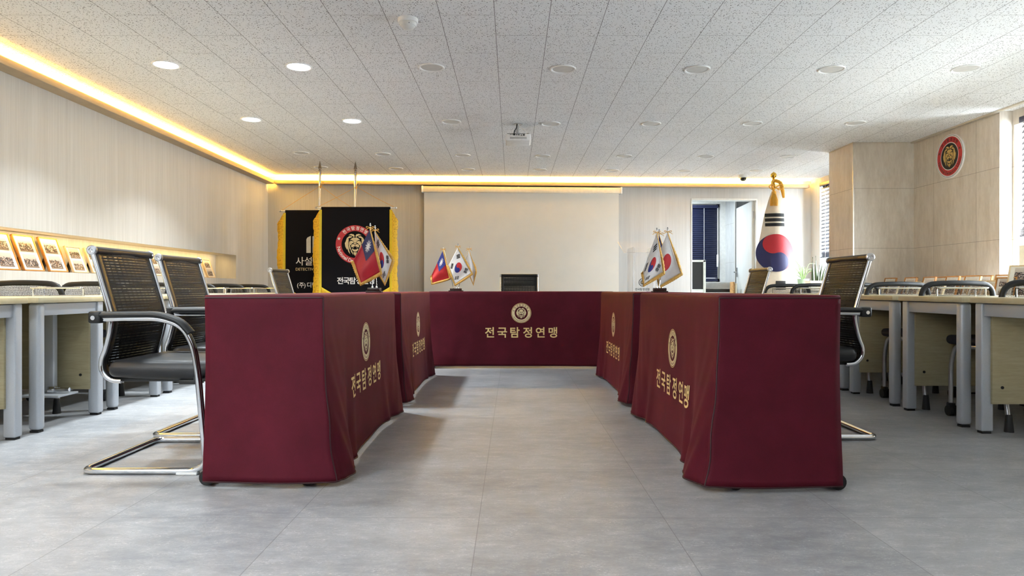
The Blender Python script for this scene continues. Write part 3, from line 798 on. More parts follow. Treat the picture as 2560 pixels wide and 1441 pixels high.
# ================================================================ COVERED MEETING TABLES
ZT = 0.722
def meeting_table(c, rz, L, W, lab, cloth_lab, fl, fr, zc, zt, ac=0.0, crest_r=0.092, textw=0.70):
    """folding table (own thing) + its fitted maroon cloth (own thing). local: front faces -y, length along x"""
    t = thing('folding_table', lab, 'table', (c[0], c[1], 0), rz, 'folding tables under maroon covers')
    a = MB(); a.b2((-L / 2 + .006, -W / 2 + .006, ZT - 0.03), (L / 2 - .006, W / 2 - .004, ZT - 0.006), 0.006); a.build('tabletop', M['desk_top'], t)
    for sx in (-1, 1):
        x = sx * (L / 2 - 0.10)
        a = MB(); a.b2((x - .02, -.03, .09), (x + .02, .03, ZT - .03), .004); a.b2((x - .022, -W / 2 + .05, .06), (x + .022, W / 2 - .03, .10), .006); a.build('leg', M['grey_metal'], t)
        for sy in (-1, 1):
            y = -W / 2 + 0.06 if sy < 0 else W / 2 - 0.004
            xx = sx * (L / 2 - 0.03)
            a = MB()
            for q in (-0.016, 0.016):
                a.cyl((xx + q - 0.009, y, 0.030), (xx + q + 0.009, y, 0.030), 0.030, 18)
            a.cyl((xx - 0.02, y, 0.03), (xx + 0.02, y, 0.03), 0.006, 8)
            a.b2((xx - 0.008, y - 0.018, 0.03), (xx + 0.008, y + 0.012, 0.085), 0.004)
            a.b2((min(x, xx) - 0.01, y - 0.012, 0.075), (max(x, xx) + 0.01, y + 0.012, 0.092), 0.003)
            a.build('caster', M['rubber'], t)
    # ---- cloth
    cl = thing('tablecloth', cloth_lab, 'tablecloth', (c[0], c[1], 0), rz, 'printed maroon table covers')
    ztop, zh = ZT, 0.022
    def e(t_): return 0.006 + 0.010 * t_ ** 1.4
    def front_off(a, t_):
        sl = a + L / 2; sr = L / 2 - a
        o = e(t_)
        for s_, A, ph in ((sl, fl, 0.3), (sr, fr, 1.1)):
            s_ = max(s_, 0.0)
            q = s_ / 0.13
            o += A * t_ ** 2.0 * (0.22 + q) * math.exp(0.9 - q * 1.05) * 0.95
            o -= 0.30 * A * t_ ** 2.2 * math.exp(-((s_ - 0.27 - 0.08 * (1 - t_)) / 0.05) ** 2)
            o += 0.16 * A * t_ ** 2.2 * math.exp(-((s_ - 0.36 - 0.16 * (1 - t_)) / 0.04) ** 2)
            o += 0.07 * A * math.sin(60 * (s_ - 0.30 * t_) + ph) * t_ ** 1.5 * math.exp(-(s_ / 0.22) ** 2)
        o += 0.004 * t_ ** 1.5 * math.sin(9 * a + 2 * t_)
        return o
    def end_off(s_, t_, A):   # s_ from the back edge (0) to the front corner (W)
        return 0.5 * e(t_) + 0.028 * t_ ** 2.2 * (0.45 + 0.55 * math.sin(PI * s_ / W) + 0.3 * s_ / W) - 0.012 * math.exp(-((s_) / 0.06) ** 2) * math.sin(PI * min(1, t_ * 1.1)) + 0.004 * t_ * math.sin(16 * s_ + 3 * t_)
    NE, NC, NF = 16, 8, 84
    def ring(t_, z, inset=0.0):
        pts = []; r = 0.010 + 0.022 * t_ ** 1.6
        el = lambda s_: end_off(s_, t_, fl) - inset
        er = lambda s_: end_off(s_, t_, fr) - inset
        yb = W / 2 - 0.0
        yf = lambda a: -(W / 2 + front_off(a, t_) - inset)
        xl0 = -(L / 2 + el(W)); xr0 = (L / 2 + er(W))
        af0, af1 = xl0 + r, xr0 - r
        y0 = yf(af0); y1 = yf(af1)
        for i in range(NE):
            f = i / NE; y = yb + (y0 + r - yb) * f; s_ = f * W
            pts.append((-(L / 2 + el(s_)), y, z))
        for i in range(NC):
            an = PI + (PI / 2) * i / NC
            pts.append((af0 + r * math.cos(an), y0 + r + r * math.sin(an), z))
        for i in range(NF + 1):
            f = i / NF; f = f - 0.10 * math.sin(2 * PI * f) / (2 * PI) * 4
            a_ = af0 + (af1 - af0) * f
            pts.append((a_, yf(a_), z))
        for i in range(1, NC + 1):
            an = 1.5 * PI + (PI / 2) * i / NC
            pts.append((af1 + r * math.cos(an), y1 + r + r * math.sin(an), z))
        for i in range(NE - 1, -1, -1):
            f = i / NE; y = yb + (y1 + r - yb) * f; s_ = f * W
            pts.append((L / 2 + er(s_), y, z))
        return pts
    rows = [ring(0, ztop, 0.012), ring(0, ztop - 0.003, 0.004)]
    NR = 30; ts = [i / NR for i in range(NR + 1)]
    zof = lambda t_: ztop - 0.010 - t_ * (ztop - 0.010 - zh)
    for t_ in ts: rows.append(ring(t_, zof(t_)))
    n = len(rows[0]); mb = MB()
    vs = [p for r_ in rows for p in r_]
    fs = []
    for j in range(len(rows) - 1):
        for i in range(n - 1):
            fs.append((j * n + i, (j + 1) * n + i, (j + 1) * n + i + 1, j * n + i + 1))
    fs.append(tuple(range(n)))
    mb.add(vs, fs)
    mb.build('cover', M['cloth'], cl, 60, solid=0.003, recalc=False)
    # corner seams and top piping of the end panels
    sm = MB()
    for k in (NE + NC // 2, n - 1 - NE - NC // 2):
        sm.tube([rows[j][k] for j in range(2, len(rows))], 0.0028, 6)
    for ks in (range(0, NE + NC // 2 + 1), range(n - 1 - NE - NC // 2, n)):
        sm.tube([rows[2][k] for k in ks], 0.0028, 6)
    sm.tube([rows[-1][k] for k in range(n)], 0.003, 6)
    sm.build('seam', M['seam'], cl)
    def S(a_, z, l):
        t_ = max(0, min(1, (ztop - 0.010 - z) / (ztop - 0.010 - zh)))
        return Vector((a_, -(W / 2 + front_off(a_, t_)) - 0.0012 - 0.0006 * l, z))
    crest_cloth().moved((ac, zc), crest_r).mesh('crest', S, [M['gold_print'], M['cream_print'], M['maroon_print']], cl)
    d = Design(); d.word(TOPTXT, (ac, zt), textw, 0.106, 0, 1, 0.028)
    d.mesh('lettering', S, [M['gold_print']], cl)
    return t
W0 = 0.443
meeting_table((0.767 + W0 / 2, 3.30), R(-90), 1.55, W0, 'folding table on casters under the cover nearest the camera on the right',
              'maroon printed cover over the nearest right-hand table, long lettered side facing the aisle', 0.055, 0.085, 0.465, 0.285, 0.07, 0.091, 0.72)
meeting_table((0.767 + W0 / 2, 5.10), R(-90), 1.55, W0, 'folding table on casters under the cover farther back on the right',
              'maroon printed cover over the farther right-hand table, with the two white table flags on top', 0.04, 0.06, 0.478, 0.285, -0.03, 0.091, 0.70)
meeting_table((-0.718 - W0 / 2, 3.36), R(90), 1.55, W0, 'folding table on casters under the cover nearest the camera on the left',
              'maroon printed cover over the nearest left-hand table, beside the chrome armchair', 0.075, 0.05, 0.49, 0.315, -0.05, 0.093, 0.71)
meeting_table((-0.718 - W0 / 2, 5.14), R(90), 1.52, W0, 'folding table on casters under the cover farther back on the left',
              'maroon printed cover over the farther left-hand table, with the crossed flags on top', 0.05, 0.04, 0.48, 0.31, 0.0, 0.092, 0.70)
meeting_table((0.083, 6.45 + W0 / 2), 0.0, 1.745, W0, 'folding table on casters under the cover standing crosswise at the head of the aisle',
              'dark maroon printed cover over the crosswise head table, gold lettering facing the camera', 0.03, 0.03, 0.519, 0.335, 0.0, 0.094, 0.715)

# ================================================================ TABLE FLAGS
def quad_map(T, Lc, B, Rr, d, amp=0.006, ph=0.0):
    """flag point (u along the top edge, v up the hoist) -> world; corners given as picture points at distance d"""
    T, Lc, B, Rr = [P_at(p[0], p[1], d) for p in (T, Lc, B, Rr)]
    def f(u, v, off=0.0):
        a = T.lerp(Rr, u); b = Lc.lerp(B, u); p = b.lerp(a, v)
        y = amp * (math.sin(5 * u + 3 * v + ph) + 0.5 * math.sin(9 * u - 2 * v + ph)) * 0.8
        return Vector((p.x, p.y + y - off, p.z))
    return f
def taegeuk(d, c, r, phi, red, blue, layer, ar=1.0):
    n = 24
    def P(x, y): return (c[0] + x * r / ar, c[1] + y * r)
    ca, sa = math.cos(phi), math.sin(phi)
    def disc(cx, cy, q, mi, l):
        vs = [P(cx, cy)]; fs = []
        J = 6
        for j in [(q + 1) / J for q in range(J)]:
            for k in range(2 * n):
                a = PI * k / n; vs.append(P(cx + q * j * math.cos(a), cy + q * j * math.sin(a)))
        m = 2 * n
        for k in range(m):
            k2 = (k + 1) % m
            fs.append((0, 1 + k, 1 + k2)); fs += [(1 + q * m + k, 1 + q * m + m + k, 1 + q * m + m + k2, 1 + q * m + k2) for q in range(J - 1)]
        d.add(vs, fs, mi, l)
    disc(0, 0, 1.0, blue, layer)
    vs = [P(0, 0)]; fs = []
    J = 6
    for j in [(q + 1) / J for q in range(J)]:
        for k in range(n + 1):
            a = phi - PI * k / n; vs.append(P(j * math.cos(a), j * math.sin(a)))
    for k in range(n):
        fs.append((0, 1 + k, 2 + k)); fs += [(1 + q * (n + 1) + k, 1 + (q + 1) * (n + 1) + k, 2 + (q + 1) * (n + 1) + k, 2 + q * (n + 1) + k) for q in range(J - 1)]
    d.add(vs, fs, red, layer + 1)
    disc(0.5 * ca, 0.5 * sa, 0.5, red, layer + 2); disc(-0.5 * ca, -0.5 * sa, 0.5, blue, layer + 2)
def design_korea():      # slots 0 red 1 blue 2 black, uv space with 3:2 aspect
    d = Design(); taegeuk(d, (0.5, 0.5), 0.25, R(146), 0, 1, 1, 1.5)
    def tri(cx, cy, rot, pat):
        for i, full in enumerate(pat):
            off = (1 - i) * 0.062
            segs = [(-0.125, 0.125)] if full else [(-0.125, -0.012), (0.012, 0.125)]
            for s0, s1 in segs:
                pts = []
                for x, y in ((s0, off - 0.021), (s1, off - 0.021), (s1, off + 0.021), (s0, off + 0.021)):
                    pts.append((cx + (x * math.cos(rot) - y * math.sin(rot)) / 1.5, cy + x * math.sin(rot) + y * math.cos(rot)))
                d.add(pts, [(0, 1, 2, 3)], 2, 1)
    a = math.atan2(2, 3)   # slope of the diagonals; the bars stand square to them
    tri(0.205, 0.80, PI / 2 - a, (1, 1, 1)); tri(0.795, 0.80, PI / 2 + a, (0, 1, 0)); tri(0.205, 0.20, PI / 2 + a, (1, 0, 1)); tri(0.795, 0.20, PI / 2 - a, (0, 0, 0))
    return d
def design_taiwan():     # slots 0 red(unused) 1 blue 2 white
    d = Design(); d.rect(0, 0.5, 0.5, 1, 1, 1, 8, 8)
    c = (0.25, 0.75)
    vs = [c]; fs = []
    for k in range(24): a = 2 * PI * k / 24; vs.append((c[0] + 0.062 * math.cos(a), c[1] + 0.093 * math.sin(a)))
    d.add(vs, [(0, 1 + k, 1 + (k + 1) % 24) for k in range(24)], 2, 2)
    for k in range(12):
        a = 2 * PI * k / 12
        d.add([(c[0] + 0.125 * math.cos(a), c[1] + 0.1875 * math.sin(a)), (c[0] + 0.072 * math.cos(a + 0.22), c[1] + 0.108 * math.sin(a + 0.22)), (c[0] + 0.072 * math.cos(a - 0.22), c[1] + 0.108 * math.sin(a - 0.22))], [(0, 1, 2)], 2, 2)
    return d
def design_japan():
    d = Design(); vs = [(0.5, 0.5)]; fs = []
    for j in (0.5, 1.0):
        for k in range(36): a = 2 * PI * k / 36; vs.append((0.5 + 0.2 * j * math.cos(a), 0.5 + 0.3 * j * math.sin(a)))
    for k in range(36):
        k2 = (k + 1) % 36; fs += [(0, 1 + k, 1 + k2), (1 + k, 37 + k, 37 + k2, 1 + k2)]
    d.add(vs, fs, 0, 1); return d
def flag_stand(label, d, base_px, base_w, flags, zt=ZT):
    bx = X_at(base_px, d)
    t = thing('table_flag_stand', label, 'table flags', (bx, d, zt), 0, 'table flag stands')
    inv = Matrix.Translation((-bx, -d, -zt))
    w2 = base_w / 2
    a = MB(); a.b2((-w2, -0.04, 0), (w2, 0.04, 0.010), 0.002); a.b2((-w2 * 0.82, -0.032, 0.010), (w2 * 0.82, 0.032, 0.030), 0.003); a.build('base', M['dark_wood'], t)
    for k, (kind, T, Lc, B, Rr, dd, ph) in enumerate(flags):
        f = quad_map(T, Lc, B, Rr, d + dd, 0.008, ph)
        fl = MB(); fl.grid(lambda u, v: inv @ f(u, v), 20, 16)
        cols = {'k': M['white_satin'], 't': M['red'], 'tr': M['deep_red'], 'j': M['white_satin'], 'w': M['white_satin']}
        fo = fl.build('flag', cols[kind], t, 60, solid=0.0012, recalc=False)
        ds = {'k': design_korea, 't': design_taiwan, 'tr': design_taiwan, 'j': design_japan}.get(kind)
        if ds:
            mats = {'k': [M['red'], M['blue'], M['black']], 't': [M['red'], M['blue'], M['white_satin']], 'tr': [M['red'], M['navy'], M['white_satin']], 'j': [M['red']]}[kind]
            ds().mesh('flag_print', lambda u, v, l: inv @ f(u, v, 0.0018 + 0.0006 * l), mats, fo)
        # fringe on top, fly and bottom edges
        fr = MB(); edge = []
        N = 26
        for i in range(N + 1): edge.append((i / N, 1.0))
        for i in range(1, N + 1): edge.append((1.0, 1 - i / N))
        for i in range(1, N + 1): edge.append((1 - i / N, 0.0))
        cen = f(0.5, 0.5); vs = []
        for i, (u, v) in enumerate(edge):
            p = f(u, v); o = (p - cen); o.y = 0; o.normalize()
            wd = 0.016 + 0.003 * (i % 2)
            q = p + o * wd
            vs += [inv @ (p - o * 0.002 + Vector((0, -0.003, 0))), inv @ (q + Vector((0, -0.002, -0.003)))]
        fr.add(vs, [(2 * i, 2 * i + 1, 2 * i + 3, 2 * i + 2) for i in range(len(edge) - 1)])
        fr.build('fringe', M['fringe2'], fo, 60, solid=0.0015, recalc=False)
        # pole with finial and bow
        top = inv @ P_at(T[0] + 1, T[1] - 3, d + dd + 0.012)
        bot = Vector(((k - (len(flags) - 1) / 2) * 0.022, dd * 0.5, 0.03))
        po = MB(); po.tube([bot, top + Vector((0, 0, 0.012))], 0.0028, 8)
        po.lathe([(0.006, 0.03), (0.006, 0.04), (0.004, 0.045)], 10, M=Matrix.Translation((bot.x, bot.y, 0)))
        po_o = po.build('pole', M['chrome'], t)
        fi = MB(); fi.lathe([(0.001, 0.0), (0.006, 0.004), (0.006, 0.008), (0.003, 0.013), (0.005, 0.017), (0.001, 0.022)], 12, M=Matrix.Translation(top + Vector((0, 0, 0.010)))); fi.build('finial', M['chrome'], po_o)
        bo = MB()
        for sg in (1, -1):
            bo.tube(curve([top + Vector((0, -0.006, 0)), top + Vector((sg * 0.02, -0.010, 0.008)), top + Vector((sg * 0.024, -0.012, 0.0)), top + Vector((0, -0.008, -0.002))]), 0.0016, 6)
            bo.tube(curve([top + Vector((0, -0.006, 0)), top + Vector((sg * 0.016, -0.010, -0.006)), top + Vector((sg * 0.03, -0.012, -0.016))]), 0.0016, 6)
        bo.build('cord_bow', M['cord'], po_o)
    return t
flag_stand('pair of table flags, red one crossing a white one, on the farther left-hand table', 4.44, 936, 0.098, [
    ('tr', (925, 573), (883, 652), (903, 708), (950, 681), -0.02, 0.0),
    ('k', (937, 579), (940, 668), (962, 708), (980, 651), 0.03, 1.0)])
flag_stand('three small table flags, red, white and folded white, on the crosswise head table', 6.60, 1140, 0.138, [
    ('t', (1107, 627), (1079, 688), (1081, 708), (1123, 696), -0.01, 0.4),
    ('k', (1144, 620), (1121, 664), (1138, 711), (1179, 684), -0.03, 1.2),
    ('w', (1172, 626), (1166, 664), (1183, 710), (1189, 678), 0.02, 2.2)])
flag_stand('pair of white table flags with red discs on the farther right-hand table', 4.56, 1649, 0.098, [
    ('k', (1641, 584), (1608, 678), (1610, 711), (1658, 681), -0.03, 0.8),
    ('j', (1668, 583), (1640, 650), (1648, 716), (1702, 683), 0.02, 1.9),
    ('t', (1647, 588), (1646, 640), (1650, 690), (1662, 640), 0.06, 0.2)])

# ================================================================ STANDING BANNERS
def banner(label, d, cx, tip_px, tip_py, zbar, inner):
    t = thing('standing_banner', label, 'banner', (cx, d, 0), 0, 'black fringed banners on silver poles')
    hw = 0.39; z0 = zbar
    def surf(x, z, off=0.0):
        k = (z0 - z)
        y = -0.03 + 0.010 * math.sin(7 * x + 1.3) * min(1, k * 2) + 0.006 * math.sin(17 * x) * min(1, k)
        return Vector((x, y - off, z))
    low = lambda x: 0.765 - 0.235 * (1 - abs(x) / hw)
    a = MB(); a.grid(lambda u, v: surf(-hw + 2 * hw * u, low(-hw + 2 * hw * u) + (z0 + 0.012 - low(-hw + 2 * hw * u)) * v), 40, 24)
    fl = a.build('banner_cloth', M['velvet'], t, 60, solid=0.003, recalc=False)
    # knitted fringe: both sides and the V-shaped bottom
    a = MB(); N = 46
    for sg in (-1, 1):
        vs = []
        for i in range(N + 1):
            z = z0 - 0.02 - (z0 - 0.02 - 0.62) * i / N
            wd = 0.085 * min(1, 0.25 + i / 7) + 0.003 * math.sin(i * 1.7) + 0.006 * math.sin(i * 0.35)
            vs += [surf(sg * (hw - 0.008), z, 0.004), surf(sg * (hw + 0.02), z, 0.004), surf(sg * (hw + wd), z - 0.012 - 0.006 * (i % 2), 0.002 + 0.004 * (i % 2))]
        b0 = a.add(vs, [(3 * i, 3 * i + 1, 3 * i + 4, 3 * i + 3) for i in range(N)], 1)
        for i in range(N): a.f.append((b0 + 3 * i + 1, b0 + 3 * i + 2, b0 + 3 * i + 5, b0 + 3 * i + 4)); a.m.append(0)
        vs = []
        for i in range(21):
            x = sg * hw * (1 - i / 20); z = low(x)
            vs += [surf(x, z + 0.006, 0.004), surf(x, z - 0.02, 0.004), surf(x, z - 0.10 - 0.006 * (i % 2), 0.004)]
        b0 = a.add(vs, [(3 * i, 3 * i + 1, 3 * i + 4, 3 * i + 3) for i in range(20)], 1)
        for i in range(20): a.f.append((b0 + 3 * i + 1, b0 + 3 * i + 2, b0 + 3 * i + 5, b0 + 3 * i + 4)); a.m.append(0)
    a.build('fringe', [M['fringe'], M['fringe_band']], fl, 60, solid=0.004, recalc=False)
    inner(lambda x, z, l: surf(x, z, 0.002 + 0.0008 * l), fl)
    # crossbar, pole, spear head, cords, foot
    a = MB(); a.cyl((-0.44, -0.02, z0 + 0.004), (0.44, -0.02, z0 + 0.004), 0.009, 12); a.build('crossbar', M['chrome'], t)
    for sg in (-1, 1):
        a = MB(); a.lathe([(0.004, 0), (0.014, 0.006), (0.014, 0.016), (0.006, 0.022)], 14, M=Matrix.Translation((sg * 0.44, -0.02, z0 + 0.004)) @ Matrix.Rotation(sg * PI / 2, 4, 'Y')); a.build('bar_cap', M['brushed'], t)
    tip = Vector((X_at(tip_px, d) - cx, 0.02, Z_at(tip_py, d)))
    ln = Vector((-0.05, 0.0, -1.0)); foot = Vector((tip.x - 0.035, 0.02, 0.03))
    def pt(z): f = (tip.z - z) / (tip.z - foot.z); return tip.lerp(foot, f)
    a = MB(); a.cyl(foot, pt(tip.z - 0.115), 0.014, 14); a.build('pole', M['chrome'], t)
    a = MB()
    for zz, r in ((0.125, 0.017), (0.117, 0.012), (0.108, 0.017), (0.098, 0.010)): a.lathe([(r, -0.004), (r, 0.004)], 14, M=Matrix.Translation(pt(tip.z - zz)))
    p = pt(tip.z - 0.09)
    pts = [(-0.004, 0), (-0.020, 0.0), (-0.019, 0.006), (0, 0.092), (0.019, 0.006), (0.020, 0.0), (0.004, 0)]
    a.prism(pts, -0.006, 0.006, M=Matrix.Translation(p) @ Matrix.Rotation(PI / 2, 4, 'X'))
    a.build('spear_head', M['grey_steel'], t)
    a = MB(); a.lathe([(0.15, 0), (0.15, 0.02), (0.03, 0.03), (0.02, 0.09)], 28, M=Matrix.Translation((foot.x, foot.y, 0))); a.build('foot', M['brushed'], t)
    kn = pt(tip.z - 0.29) + Vector((0.018, -0.016, 0))
    a = MB(); a.tube(curve([kn, Vector((-0.22, -0.024, (kn.z + z0) / 2 - 0.004)), Vector((-0.43, -0.022, z0 + 0.012))]), 0.0022, 6)
    a.tube(curve([kn, Vector((0.22, -0.024, (kn.z + z0) / 2 - 0.004)), Vector((0.43, -0.022, z0 + 0.012))]), 0.0022, 6)
    a.tube(curve([kn, kn + Vector((0.03, -0.004, 0.02)), kn + Vector((0.035, -0.004, 0.045)), kn + Vector((0.005, -0.004, 0.03)), kn]), 0.003, 6)
    a.tube([pt(tip.z - 0.12) + Vector((0.016, -0.004, 0)), kn + Vector((0.008, 0, 0.03))], 0.0025, 6)
    a.tube([kn, kn + Vector((0.0, -0.002, -0.03))], [0.008, 0.004], 8)
    a.build('cord', M['cord'], t)
    return t
M['fringe_band'] = plain('yellow_fringe_band', (226, 196, 36), 0.6)
B1D, B2D = 7.75, 7.95
def inner1(S, par):
    crest_banner().moved((X_at(889, B1D) - X_at(891, B1D), Z_at(612, B1D)), 0.217).mesh('crest', S, [M['emblem_red'], M['white_print'], M['lion_cream']], par)
    d = Design(); d.word(TOPTXT, (0, Z_at(702.5, B1D)), 0.425, 0.084, 0, 1, 0.025); d.mesh('lettering', S, [M['white_print']], par)
def inner2(S, par):
    cx = X_at(799, B2D)
    x = lambda p: X_at(p, B2D) - cx
    z = lambda p: Z_at(p, B2D)
    d = Design()
    for i, ch in enumerate('사설탐'): d.char(ch, (x(752 + 20.5 * i), z(654)), 0.108, 0, 1, 0, 0.004)
    for i, ch in enumerate('(주)디텍'): d.char(ch, (x((747, 756, 764, 775, 788)[i]), z(713)), 0.066, 0, 1, 0, 0.012)
    d.mesh('lettering', S, [M['white_print']], par)
    d = Design(); d.latin('DETECTIVE', x(741), z(677), 0.0455, 0, 1, 0.004); d.mesh('subtitle', S, [M['lion_cream']], par)
    d = Design()
    x0, x1 = x(768), x(779); zb, zt_ = z(633), z(597)
    arc = [(x1, zt_ + 0.03)]
    for k in range(7):
        a = PI / 2 + (PI / 2) * k / 6; arc.append((x1 - 0.03 + 0.022 * math.cos(a), zt_ + 0.008 + 0.020 * math.sin(a)))
    d.poly([(x0, zb), (x1, zb)] + arc[:1] + [(x0 + 0.012, zt_ + 0.01), (x0, zt_ - 0.01)], 0, 1)
    d.poly([(x(783), zb), (x(793), zb), (x(793), z(588)), (x(783), z(592))], 0, 1)
    d.mesh('building_mark', S, [M['silver_print']], par)
banner('front black banner with a red ringed lion crest and yellow fringe, left of the screen', B1D, X_at(891, B1D), 888, 403, Z_at(521, B1D), inner1)
banner('rear black banner with a white building mark, half hidden behind the lion banner', B2D, X_at(799, B2D), 799, 402, Z_at(529, B2D), inner2)

# ================================================================ LARGE NATIONAL FLAG
FD = 8.4
t = thing('flag_on_pole', 'tall white flag with red and blue circle on a brass pole beside the doorway', 'flag', (X_at(1934, FD), FD, 0))
fx0 = X_at(1934, FD)
ztop_f, zbot_f = Z_at(478, FD), 0.42
def wid(z):
    k = (ztop_f - z)
    return 0.03 + 0.225 * min(1.0, (k / 1.0)) ** 0.62 if k > 0 else 0.03
WPROF = [(478, 9), (500, 17), (537, 27), (590, 38), (634, 47), (690, 50), (735, 52), (830, 52)]
def wid(z):
    py = 723 - (z - EYE) * FP / FD
    for (a, wa), (b, wb) in zip(WPROF, WPROF[1:]):
        if py <= b or b == 830:
            f = max(0.0, (py - a) / (b - a)); return (wa + (wb - wa) * min(f, 1)) * FD / FP
    return 0.25
def fsurf(x, z, off=0.0):
    w_ = wid(z); s_ = max(-1, min(1, x / w_)); th = math.asin(s_)
    y = -0.06 - 0.30 * w_ * (1 - s_ * s_) + 0.005 * math.sin(22 * x + 3 * z)
    return Vector((x, y - off, z))
a = MB()
def fgrid(u, v):
    z = zbot_f + (ztop_f - zbot_f) * v; th = (u - 0.5) * PI; w_ = wid(z)
    return fsurf(w_ * math.sin(th), z)
a.grid(fgrid, 40, 50)
def fback(u, v):
    z = zbot_f + (ztop_f - zbot_f) * v; th = (u - 0.5) * PI; w_ = wid(z)
    p = fsurf(w_ * math.sin(th), z); return Vector((p.x, -0.06 + 0.20 * w_ * (1 - math.sin(th) ** 2) + 0.005 * math.sin(22 * p.x + 3 * z), z))
a.grid(fback, 24, 30)
fo = a.build('flag_cloth', M['ivory'], t, 60, recalc=False)
d = Design()
X = lambda p: X_at(p, FD) - fx0
for y0, y1 in ((536, 544.5), (548, 556), (560, 568)): d.rect(X(1907), Z_at(y1, FD), X(1953.5), Z_at(y0, FD), 2, 1, 10, 2)
d.rect(X(1929), Z_at(711, FD), X(1953), Z_at(703, FD), 2, 1, 8, 2); d.rect(X(1929), Z_at(724, FD), X(1953), Z_at(716, FD), 2, 1, 8, 2)
dt = Design(); taegeuk(dt, (X(1930.5), Z_at(634, FD)), 46.5 * FD / FP, R(109), 0, 1, 1)
for it in dt.it: d.it.append(it)
d.mesh('flag_print', lambda x, z, l: fsurf(x, z, 0.003 + 0.0025 * l), [M['deep_red'], M['navy'], M['black']], fo)
a = MB(); a.cyl((0, 0, 0.03), (0, 0, Z_at(447, FD)), 0.016, 14); a.build('pole', M['brass'], t)
a = MB(); zf = Z_at(438.5, FD); a.lathe([(0.001, -0.036)] + [(0.036 * math.cos(R(q)), 0.036 * math.sin(R(q))) for q in range(-75, 90, 15)] + [(0.006, 0.037), (0.001, 0.045)], 24, M=Matrix.Translation((0, 0, zf)))
a.lathe([(0.02, -0.05), (0.012, -0.035)], 14, M=Matrix.Translation((0, 0, zf))); a.build('finial', M['brass'], t)
a = MB(); a.lathe([(0.16, 0), (0.16, 0.025), (0.05, 0.04), (0.022, 0.12)], 28); a.build('foot', M['brass'], t)
a = MB()   # looped cord bow and two tassels
z1 = Z_at(472, FD)
for sg, k in ((-1, 1.0), (1, 1.0), (-1, 0.6), (1, 0.6)):
    a.tube(curve([(-0.01, -0.10, z1), (-0.01 + sg * 0.05 * k, -0.11, z1 + 0.035 * k), (-0.01 + sg * 0.085 * k, -0.11, z1 + 0.005), (-0.01 + sg * 0.04 * k, -0.115, z1 - 0.03 * k), (-0.01, -0.11, z1 - 0.01)]), 0.006, 8)
a.tube(curve([(0.0, -0.02, z1 + 0.10), (0.06, -0.06, z1 + 0.06), (0.09, -0.05, z1 - 0.03), (0.105, -0.05, z1 - 0.12)]), [0.012, 0.02, 0.024, 0.02, 0.024, 0.02, 0.024, 0.02, 0.024, 0.02, 0.024, 0.02, 0.024, 0.022, 0.02, 0.02, 0.018, 0.016, 0.014][:19], 8)
a.tube(curve([(0.0, -0.02, z1 + 0.10), (-0.04, -0.06, z1 + 0.08), (-0.05, -0.09, z1 + 0.01), (-0.03, -0.11, z1 - 0.06)]), 0.012, 8)
a.build('cord_bow', M['cord'], t)
a = MB(); tx, tz = X(1925), Z_at(488, FD)
a.lathe([(0.006, 0.03), (0.022, 0.025), (0.026, 0.0), (0.02, -0.012)], 16, M=Matrix.Translation((tx, -0.13, tz)))
for k in range(26):
    an = 2 * PI * k / 26; r0, r1 = 0.02, 0.042
    a.tube([(tx + r0 * math.cos(an), -0.13 + r0 * math.sin(an), tz - 0.008), (tx + r1 * math.cos(an), -0.13 + r1 * math.sin(an), tz - 0.08), (tx + r1 * 1.02 * math.cos(an), -0.13 + r1 * math.sin(an), tz - 0.145)], 0.005, 5)
a.build('tassel', M['cord'], t)

# ================================================================ ACRYLIC LECTERN
LD = 7.6
lx = lambda p: X_at(p, LD)
lz = lambda p: Z_at(p, LD)
t = thing('acrylic_lectern', 'clear acrylic lectern with a black crest and lettering, before the right edge of the screen', 'lectern', (lx(1620), LD, 0))
o0 = lx(1620); r_ = lambda p: lx(p) - o0
a = MB(); a.b2((r_(1586), -0.005, 0.02), (r_(1632), 0.005, lz(620)), 0.002); a.build('front_panel', M['acrylic'], t)
for px in (1583, 1634):
    a = MB(); x = r_(px); a.b2((x - 0.006, -0.01, 0.02), (x + 0.006, 0.36, lz(618)), 0.002); a.build('side_panel', M['acrylic_edge'], t)
a = MB(); q = [(-0.03, lz(633)), (0.42, lz(600)), (0.42, lz(598)), (-0.03, lz(631))]
vs = [(r_(1559), y, z) for y, z in q] + [(r_(1680), y, z) for y, z in q]
a.add(vs, [(0, 1, 2, 3), (7, 6, 5, 4), (0, 4, 5, 1), (1, 5, 6, 2), (2, 6, 7, 3), (3, 7, 4, 0)]); a.build('reading_top', M['acrylic'], t)
a = MB()
for tb_ in ([(r_(1559), -0.03, lz(632)), (r_(1680), -0.03, lz(632))], [(r_(1559), -0.03, lz(632)), (r_(1559), 0.42, lz(599))], [(r_(1586), -0.006, 0.02), (r_(1586), -0.006, lz(620))]):
    a.tube(tb_, 0.004, 6)
a.build('polished_edge', M['acrylic_edge'], t)
a = MB(); a.b2((r_(1575), -0.10, 0.0), (r_(1680), 0.40, 0.02), 0.003); a.build('foot_plate', M['acrylic'], t)
d = Design(); c_ = (r_(1606.5), lz(706.5)); k = 10.2 * LD / FP
d.ring(0.84 * k, k, 0, 1, c_); d.ring(0.62 * k, 0.70 * k, 0, 1, c_); d.ring(0.0, 0.5 * k, 0, 1, c_, nr=2); lion(d, 1, 2, 0.36 * k, c_)
d.word(TOPTXT, (r_(1605.5), lz(724)), 0.163, 0.030, 0, 1, 0.02)
d.mesh('crest_lettering', lambda x, z, l: Vector((x, -0.0065 - 0.0008 * l, z)), [M['black'], M['lion_cream']], t)

